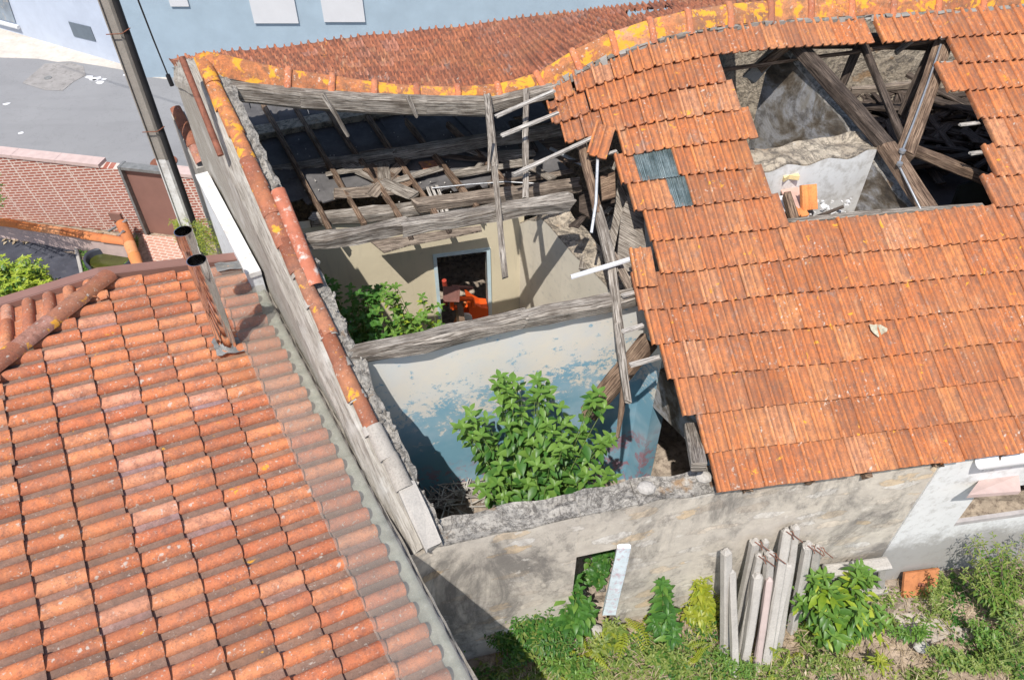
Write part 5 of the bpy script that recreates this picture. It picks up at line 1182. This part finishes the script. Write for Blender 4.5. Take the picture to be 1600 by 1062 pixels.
bush('leafy_shrub','dark green shrub in the shade of the tall left gable','shrub',(-1.9,6.7,.4),
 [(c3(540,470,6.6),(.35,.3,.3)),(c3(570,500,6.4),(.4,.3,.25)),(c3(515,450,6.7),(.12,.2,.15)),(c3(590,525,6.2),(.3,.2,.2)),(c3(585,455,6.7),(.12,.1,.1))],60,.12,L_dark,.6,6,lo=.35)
m=MB()
for pts in [[(622,375),(617,400),(619,430),(625,470)],[(626,385),(622,410),(616,425),(598,440)],[(530,382),(535,410),(540,430)],[(619,430),(634,455),(655,480)]]: m.tube([onc(x,y,-.05) for x,y in pts],[.02,.016,.012,.006][:len(pts)],5)
tag(m.build('dead_vine',M_twig,org=onc(620,430,-.05)),'dead brown vine hanging on the cream wall','vine')
m=MB(); a=Z(537,500,1.3)
for p,q_ in [((535,505),(565,498)),((565,498),(572,520)),((535,505),(540,540))]: m.beam(Z(*p,1.6),Z(*q_,1.6),.03,.03,jit=.002)
tag(m.build('wire_stand',M_galv,org=Z(550,510,1.6)),'small grey metal frame among the shaded leaves','frame')
# debris inside front room
m=MB()
for i in range(170):
    x=rnd.uniform(650,770); y=rnd.uniform(735,800); z=.75+rnd.uniform(-.1,.12); 
    if y>800-(x-650)*.1: continue
    a=Z(x,y,z); an=rnd.gauss(.3,.8); L=rnd.uniform(.12,.5); d=V3((math.cos(an),math.sin(an),rnd.uniform(-.25,.25))); m.beam(a,a+d*L,.014,.012,jit=.003,seg=2)
tag(m.build('dry_twigs',W_pale,org=Z(710,765,.75)),'tangle of dry twigs and laths at the foot of the blue wall','twigs',kind='stuff')
m=MB(); rows=[]
for i in range(21):
    rows.append([V3((-.9+i*.14,3.95+j*.12+.02*i,.12+.55*math.exp(-((i-4)/6)**2)*min(1,j/4)+.18*noise.noise(V3((i*.4,j*.4,8)))+.06*noise.noise(V3((i*1.4,j*1.4,8))))) for j in range(14)])
m.grid(rows,.3,False); struct(m.build('rubble_heap',M_rubblefloor))
m=MB()
for i in range(90):
    x=rnd.uniform(-1,1.9); y=rnd.uniform(4.1,5.4); s=rnd.uniform(.02,.07); z=.25+.5*math.exp(-((x+.35)/.85)**2)
    an=rnd.uniform(0,3.1); e=V3((math.cos(an),math.sin(an),rnd.uniform(-.3,.3))); f_=V3((-math.sin(an),math.cos(an),.1)); m.box((x,y,z),e*s*1.6,f_*s,V3((0,0,s*.7)))
tag(m.build('rubble_stones',M_stone,org=(0.3,4.7,.3)),'loose rubble stones on the floor of the front room','rubble',kind='stuff')
m=MB()
for i in range(120):
    x=rnd.uniform(-2.6,1.0); y=rnd.uniform(5.8,7.3); s=rnd.uniform(.03,.12); an=rnd.uniform(0,3.1); m.box((x,y,.2+rnd.uniform(0,.25)),V3((math.cos(an),math.sin(an),rnd.uniform(-.3,.3)))*s*1.8,V3((-math.sin(an),math.cos(an),.1))*s,V3((0,0,s*.6)))
tag(m.build('fallen_rubble',M_stonewall,org=(-.5,6.5,.2)),'fallen rubble below the sunlit shrub in the middle room','rubble',kind='stuff')
# garden plants
def gb(lb,px,z,blobs,nst,L,mat,ar=.45,**k): P=Z(*px,z); return bush(k.pop('name','garden_plant'),lb,k.pop('cat','plant'),P,[(Z(x,y,zz),rd) for x,y,zz,rd in blobs],nst,L,mat,ar,**k)
gb('dark nettle like plant left of the wall opening','' or (885,1000),.2,[(893,915,1.0,(.1,.1,.12)),(895,960,.7,(.2,.15,.15)),(870,985,.5,(.2,.15,.15)),(920,955,.7,(.12,.1,.1))],20,.14,L_dark,.5,mixmat=L_big)
gb('upright dark green plant between the opening and the post stack',(1040,990),.2,[(1035,915,1.0,(.06,.06,.1)),(1035,960,.7,(.14,.12,.14)),(1050,985,.5,(.12,.1,.1))],12,.15,L_dark,.4,mixmat=L_big)
gb('dense leafy shrub right of the leaning posts',(1310,985),.25,[(1280,905,1.0,(.14,.12,.12)),(1345,900,.95,(.12,.1,.12)),(1260,940,.7,(.2,.15,.15)),(1310,945,.8,(.28,.2,.2)),(1360,960,.6,(.22,.2,.14)),(1300,985,.5,(.3,.15,.12))],44,.17,L_big,.4,mixmat=L_olive,name='leafy_shrub',cat='shrub')
gb('tangled green bush below the right hand window',(1560,960),.3,[(1545,865,1.1,(.25,.2,.2)),(1580,900,.8,(.25,.25,.25)),(1590,950,.6,(.25,.25,.2)),(1530,900,.8,(.2,.2,.15)),(1620,860,1.0,(.3,.2,.2))],110,.085,L_mid,.3,mixmat=L_big,name='garden_bush',cat='bush',pairs=9,seg=2,srad=.004,stem=M_twig)
gb('leafy green bush at the left end of the garden',(830,1015),.2,[(800,950,.8,(.22,.15,.18)),(840,945,.8,(.22,.15,.15)),(870,1000,.5,(.25,.2,.15)),(810,1010,.4,(.3,.2,.15)),(770,990,.5,(.15,.15,.12))],120,.075,L_dark,.38,mixmat=L_mid,name='garden_bush',cat='bush',pairs=9,seg=2,srad=.004)
gb('sparse weed in the shadow of the ruin corner',(720,985),.2,[(712,955,.7,(.06,.06,.08)),(735,975,.5,(.1,.08,.1)),(720,1010,.3,(.12,.1,.1))],12,.08,L_big,.45,srad=.004)
gb('low three leaved plants showing through the wall opening',(935,895),.35,[(940,880,.55,(.18,.15,.15)),(925,905,.4,(.15,.12,.1)),(945,865,.8,(.15,.2,.15))],34,.07,L_dark,.9,rosette=3,mixmat=L_big,pairs=4)
gb('small weed beside the clay panel',(1460,940),.25,[(1455,930,.5,(.08,.08,.08)),(1475,900,.7,(.06,.06,.1)),(1470,960,.3,(.12,.1,.05))],14,.05,L_mid,.4,srad=.003,seg=2)
gb('thin stemmed weed on the pale slab',(1440,1000),.25,[(1440,985,.4,(.1,.08,.05)),(1400,990,.35,(.12,.1,.06))],12,.07,L_big,.4,srad=.003)
gb('bright lime rosette plant at the bottom of the garden',(1375,1040),.25,[(1375,1030,.42,(.04,.04,.02))],5,.10,L_yel,.3,pairs=3,srad=.003)
tall=[('tall green weed clump just left of the wall opening',(868,985),[(860,930,.8,(.12,.08,.12)),(850,960,.5,(.15,.1,.1))],16,.10,L_dark,L_mid),
('leafy weeds crowding the foot of the opening',(960,1000),[(955,975,.4,(.15,.08,.08)),(935,1010,.3,(.15,.1,.06))],16,.09,L_mid,L_yel),
('mid green weed clump below the upright dark plant',(1030,1040),[(1030,1020,.35,(.2,.1,.08)),(1060,1040,.3,(.2,.1,.06))],26,.08,L_mid,L_big),
('yellow green weeds crowded against the left post',(1100,970),[(1095,905,.75,(.10,.06,.12)),(1110,940,.5,(.12,.08,.12)),(1080,960,.4,(.12,.1,.1))],26,.12,L_yel,L_fern),
('bright weed clump at the bottom left of the garden',(880,1050),[(870,1035,.3,(.2,.1,.08)),(910,1045,.3,(.15,.1,.06))],24,.09,L_big,L_mid),
('round leaved weeds in front of the leaning posts',(1140,1045),[(1130,1030,.35,(.16,.1,.08)),(1170,1045,.3,(.14,.1,.06))],26,.06,L_big,L_mid),
('grey green weed mat below the leafy shrub',(1300,1045),[(1270,1035,.3,(.25,.12,.06)),(1330,1040,.3,(.2,.12,.06))],34,.07,L_mid,L_dry),
('dense green weeds along the bottom right edge',(1500,1040),[(1480,1025,.35,(.25,.12,.1)),(1540,1035,.35,(.25,.15,.1)),(1590,1010,.4,(.2,.15,.12))],60,.075,L_mid,L_big),
('low green tangle between slab and right hand bush',(1545,1000),[(1530,985,.4,(.12,.12,.1)),(1560,1000,.4,(.15,.12,.1))],24,.07,L_big,L_mid)]
for lb,px,bl,n_,L_,ma,mb_ in tall: gb(lb,px,.12,bl,n_,L_,ma,.42,mixmat=mb_,srad=.004,seg=2,pairs=6,name='weed_clump',cat='weeds')
# yellowing ferns
def fern(px,z,n,L,lb):
    P=Z(*px,z); t=thing('fern',lb,'fern',P,'yellowing ferns by the wall foot'); m=MB()
    for i in range(n):
        an=rnd.uniform(0,6.28); el=rnd.uniform(.1,1.3); d=V3((math.cos(an)*math.cos(el),math.sin(an)*math.cos(el)-.15,math.sin(el))).normalized(); p=V3(P)+V3((rnd.uniform(-.14,.14),rnd.uniform(-.12,.12),0)); LL=L*rnd.uniform(.6,1.2); r=rnd.random(); k=15; cu=rnd.uniform(-.09,.09); cv=rnd.uniform(-.09,.09)
        for j in range(k):
            q_=p+d*(LL/k); d=(d+V3((cu,cv,-.12))).normalized(); s=d.cross(V3((0,0,1)))
            if s.length<.05: s=V3((1,0,0))
            s.normalize(); wl_=LL*.12*math.sin(math.pi*(j+.8)/(k+.6))
            m.grid([[p-s*.004,p+s*.004],[q_-s*.004,q_+s*.004]],r,False)
            for sg in (1,-1): leaf(m,p,(s*sg+d*.35),V3((0,0,1)),wl_,wl_*.36,.25,r=min(1,max(0,r+rnd.uniform(-.1,.1))),seg=2)
            p=q_
    m.build('fronds',L_fern,t)
fern((985,985),.2,9,.5,'yellow fern below the blue painted jamb'); fern((1100,930),.25,12,.6,'yellow fern just left of the post stack'); fern((1075,1025),.2,7,.32,'low yellow fern in front of the post stack')
fern((915,1010),.2,9,.35,'small yellow fern beside the half buried stone'); fern((1210,1030),.2,8,.35,'small fern at the feet of the posts')
# ground cover
def cover(name,label,mat,n,region,L,Wd,el=(.2,1.2),seg=2,dens=None,cat='weeds'):
    m=MB()
    for i in range(n):
        x=rnd.uniform(region[0],region[1]); y=rnd.uniform(region[2],region[3])
        if dens and noise.noise(V3((x*1.3,y*1.3,dens)))<-.02: continue
        if y>A.y+.20*(x-A.x)-.05 and x<1.6: continue
        if y>4.0+.15*(x-1.6) : continue
        if (V3((x,y,0))-V3((A.x,A.y,0))).dot(DN)<.1: continue
        if mat is not L_dry and inpoly(*proj(V3((x,y,.2))),[(1385,930),(1480,908),(1560,960),(1520,1000),(1420,1000)]) and rnd.random()<.5: continue
        g_=gz(x,y)
        if name=='dry_grass':
            an=rnd.uniform(0,6.28); e=rnd.uniform(*el); d=V3((math.cos(an)*math.cos(e),math.sin(an)*math.cos(e),math.sin(e))); l=L*rnd.uniform(.5,1.3)
            leaf(m,V3((x,y,g_+rnd.uniform(-.01,.1))),d,V3((0,0,1)),l,l*Wd,.5,seg=seg); continue
        H=rnd.uniform(.03,.24)*(1 if rnd.random()<.5 else .5); lx=rnd.gauss(0,.05); ly=rnd.gauss(0,.05); r0=rnd.random()
        for k in range(5):
            t_=k/4; an=rnd.uniform(0,6.28); d=V3((math.cos(an),math.sin(an),rnd.uniform(-.1,.9))); l=L*rnd.uniform(.6,1.3)*(1.1-.4*t_)
            leaf(m,V3((x+lx*t_,y+ly*t_,g_+H*t_)),d,V3((0,0,1)),l,l*Wd,.5,r=min(1,max(0,r0+rnd.uniform(-.25,.25))),seg=seg)
    return tag(m.build(name,mat,org=(2.5,3,.15)),label,cat,kind='stuff')
cover('low_weeds','low green weeds covering the garden ground',L_mid,12500,(-.6,7,1.6,4.4),.075,.36,dens=3)
cover('dark_weeds','dark green clover patches among the garden weeds',L_dark,6000,(-.6,7,1.6,4.4),.06,.5,dens=17)
cover('dry_grass','dry straw and dead stalks between the garden weeds',L_dry,15000,(-.6,7,1.6,4.5),.14,.05,el=(-.1,.9),cat='grass')
cover('yellow_weeds','yellow green leaves scattered in the weeds',L_yel,900,(-.2,7,1.8,4.2),.09,.26,dens=8)
# courtyard plants
bush('garden_bush','yellow green shrub beside the black ground sheet','bush',Z(30,450,ZS),[(Z(25,425,ZS+1.1),(.55,.4,.35)),(Z(50,455,ZS+.9),(.45,.4,.3)),(Z(10,470,ZS+1.0),(.6,.4,.4)),(Z(-20,440,ZS+1.2),(.5,.4,.4)),(Z(70,440,ZS+.7),(.25,.2,.2))],150,.15,L_olive,.5,pairs=8,seg=2,rosette=5,srad=.008,mixmat=L_big,stem=M_twig)
bush('small_tree','leafy tree top entering at the left edge above the brick wall','tree',Z(-60,360,ZS),[(YY(-12,285,12.4),(.25,.2,.25)),(YY(-4,318,12.4),(.2,.2,.12)),(YY(-40,300,12.4),(.5,.3,.5))],50,.11,L_big,.4,pairs=6,seg=2,srad=.01,stem=M_twig)
bush('fennel_plant','feathery yellow fennel beside the flue and white wall','plant',Z(300,400,ZS),[(YY(285,365,9.3),(.18,.15,.3)),(YY(310,390,9.0),(.2,.15,.25)),(YY(345,400,8.6),(.22,.15,.25)),(YY(330,365,8.9),(.15,.15,.2))],130,.04,L_yel,.35,pairs=10,seg=2,srad=.004,rosette=5,lo=.6)
m=MB()
for i in range(1500):
    x=rnd.uniform(124,215); y=rnd.uniform(372,450)
    P=Z(x,y,ZS+.03)
    if inpoly(x,y,pk) or x<120+(y-370)*.2: continue
    an=rnd.uniform(0,6.28); leaf(m,P,V3((math.cos(an),math.sin(an),rnd.uniform(.3,1.2))),V3((0,0,1)),.09,.05,.4,seg=2)
tag(m.build('pond_grass',L_big,org=Z(160,395,ZS)),'bright green ground plants around the little pond','grass',kind='stuff')
m=MB()
for i in range(160):
    P=Z(rnd.uniform(10,160),rnd.uniform(362,378),ZS+.05); an=rnd.uniform(0,6.28); leaf(m,P,V3((math.cos(an),math.sin(an),.1)),V3((0,0,1)),.12,.07,.2,seg=2)
tag(m.build('dry_leaves',L_dry,org=Z(80,368,ZS)),'dry leaves gathered along the foot of the low wall','leaves',kind='stuff')
for o in bpy.data.objects:
    if '_o' in o: del o['_o']
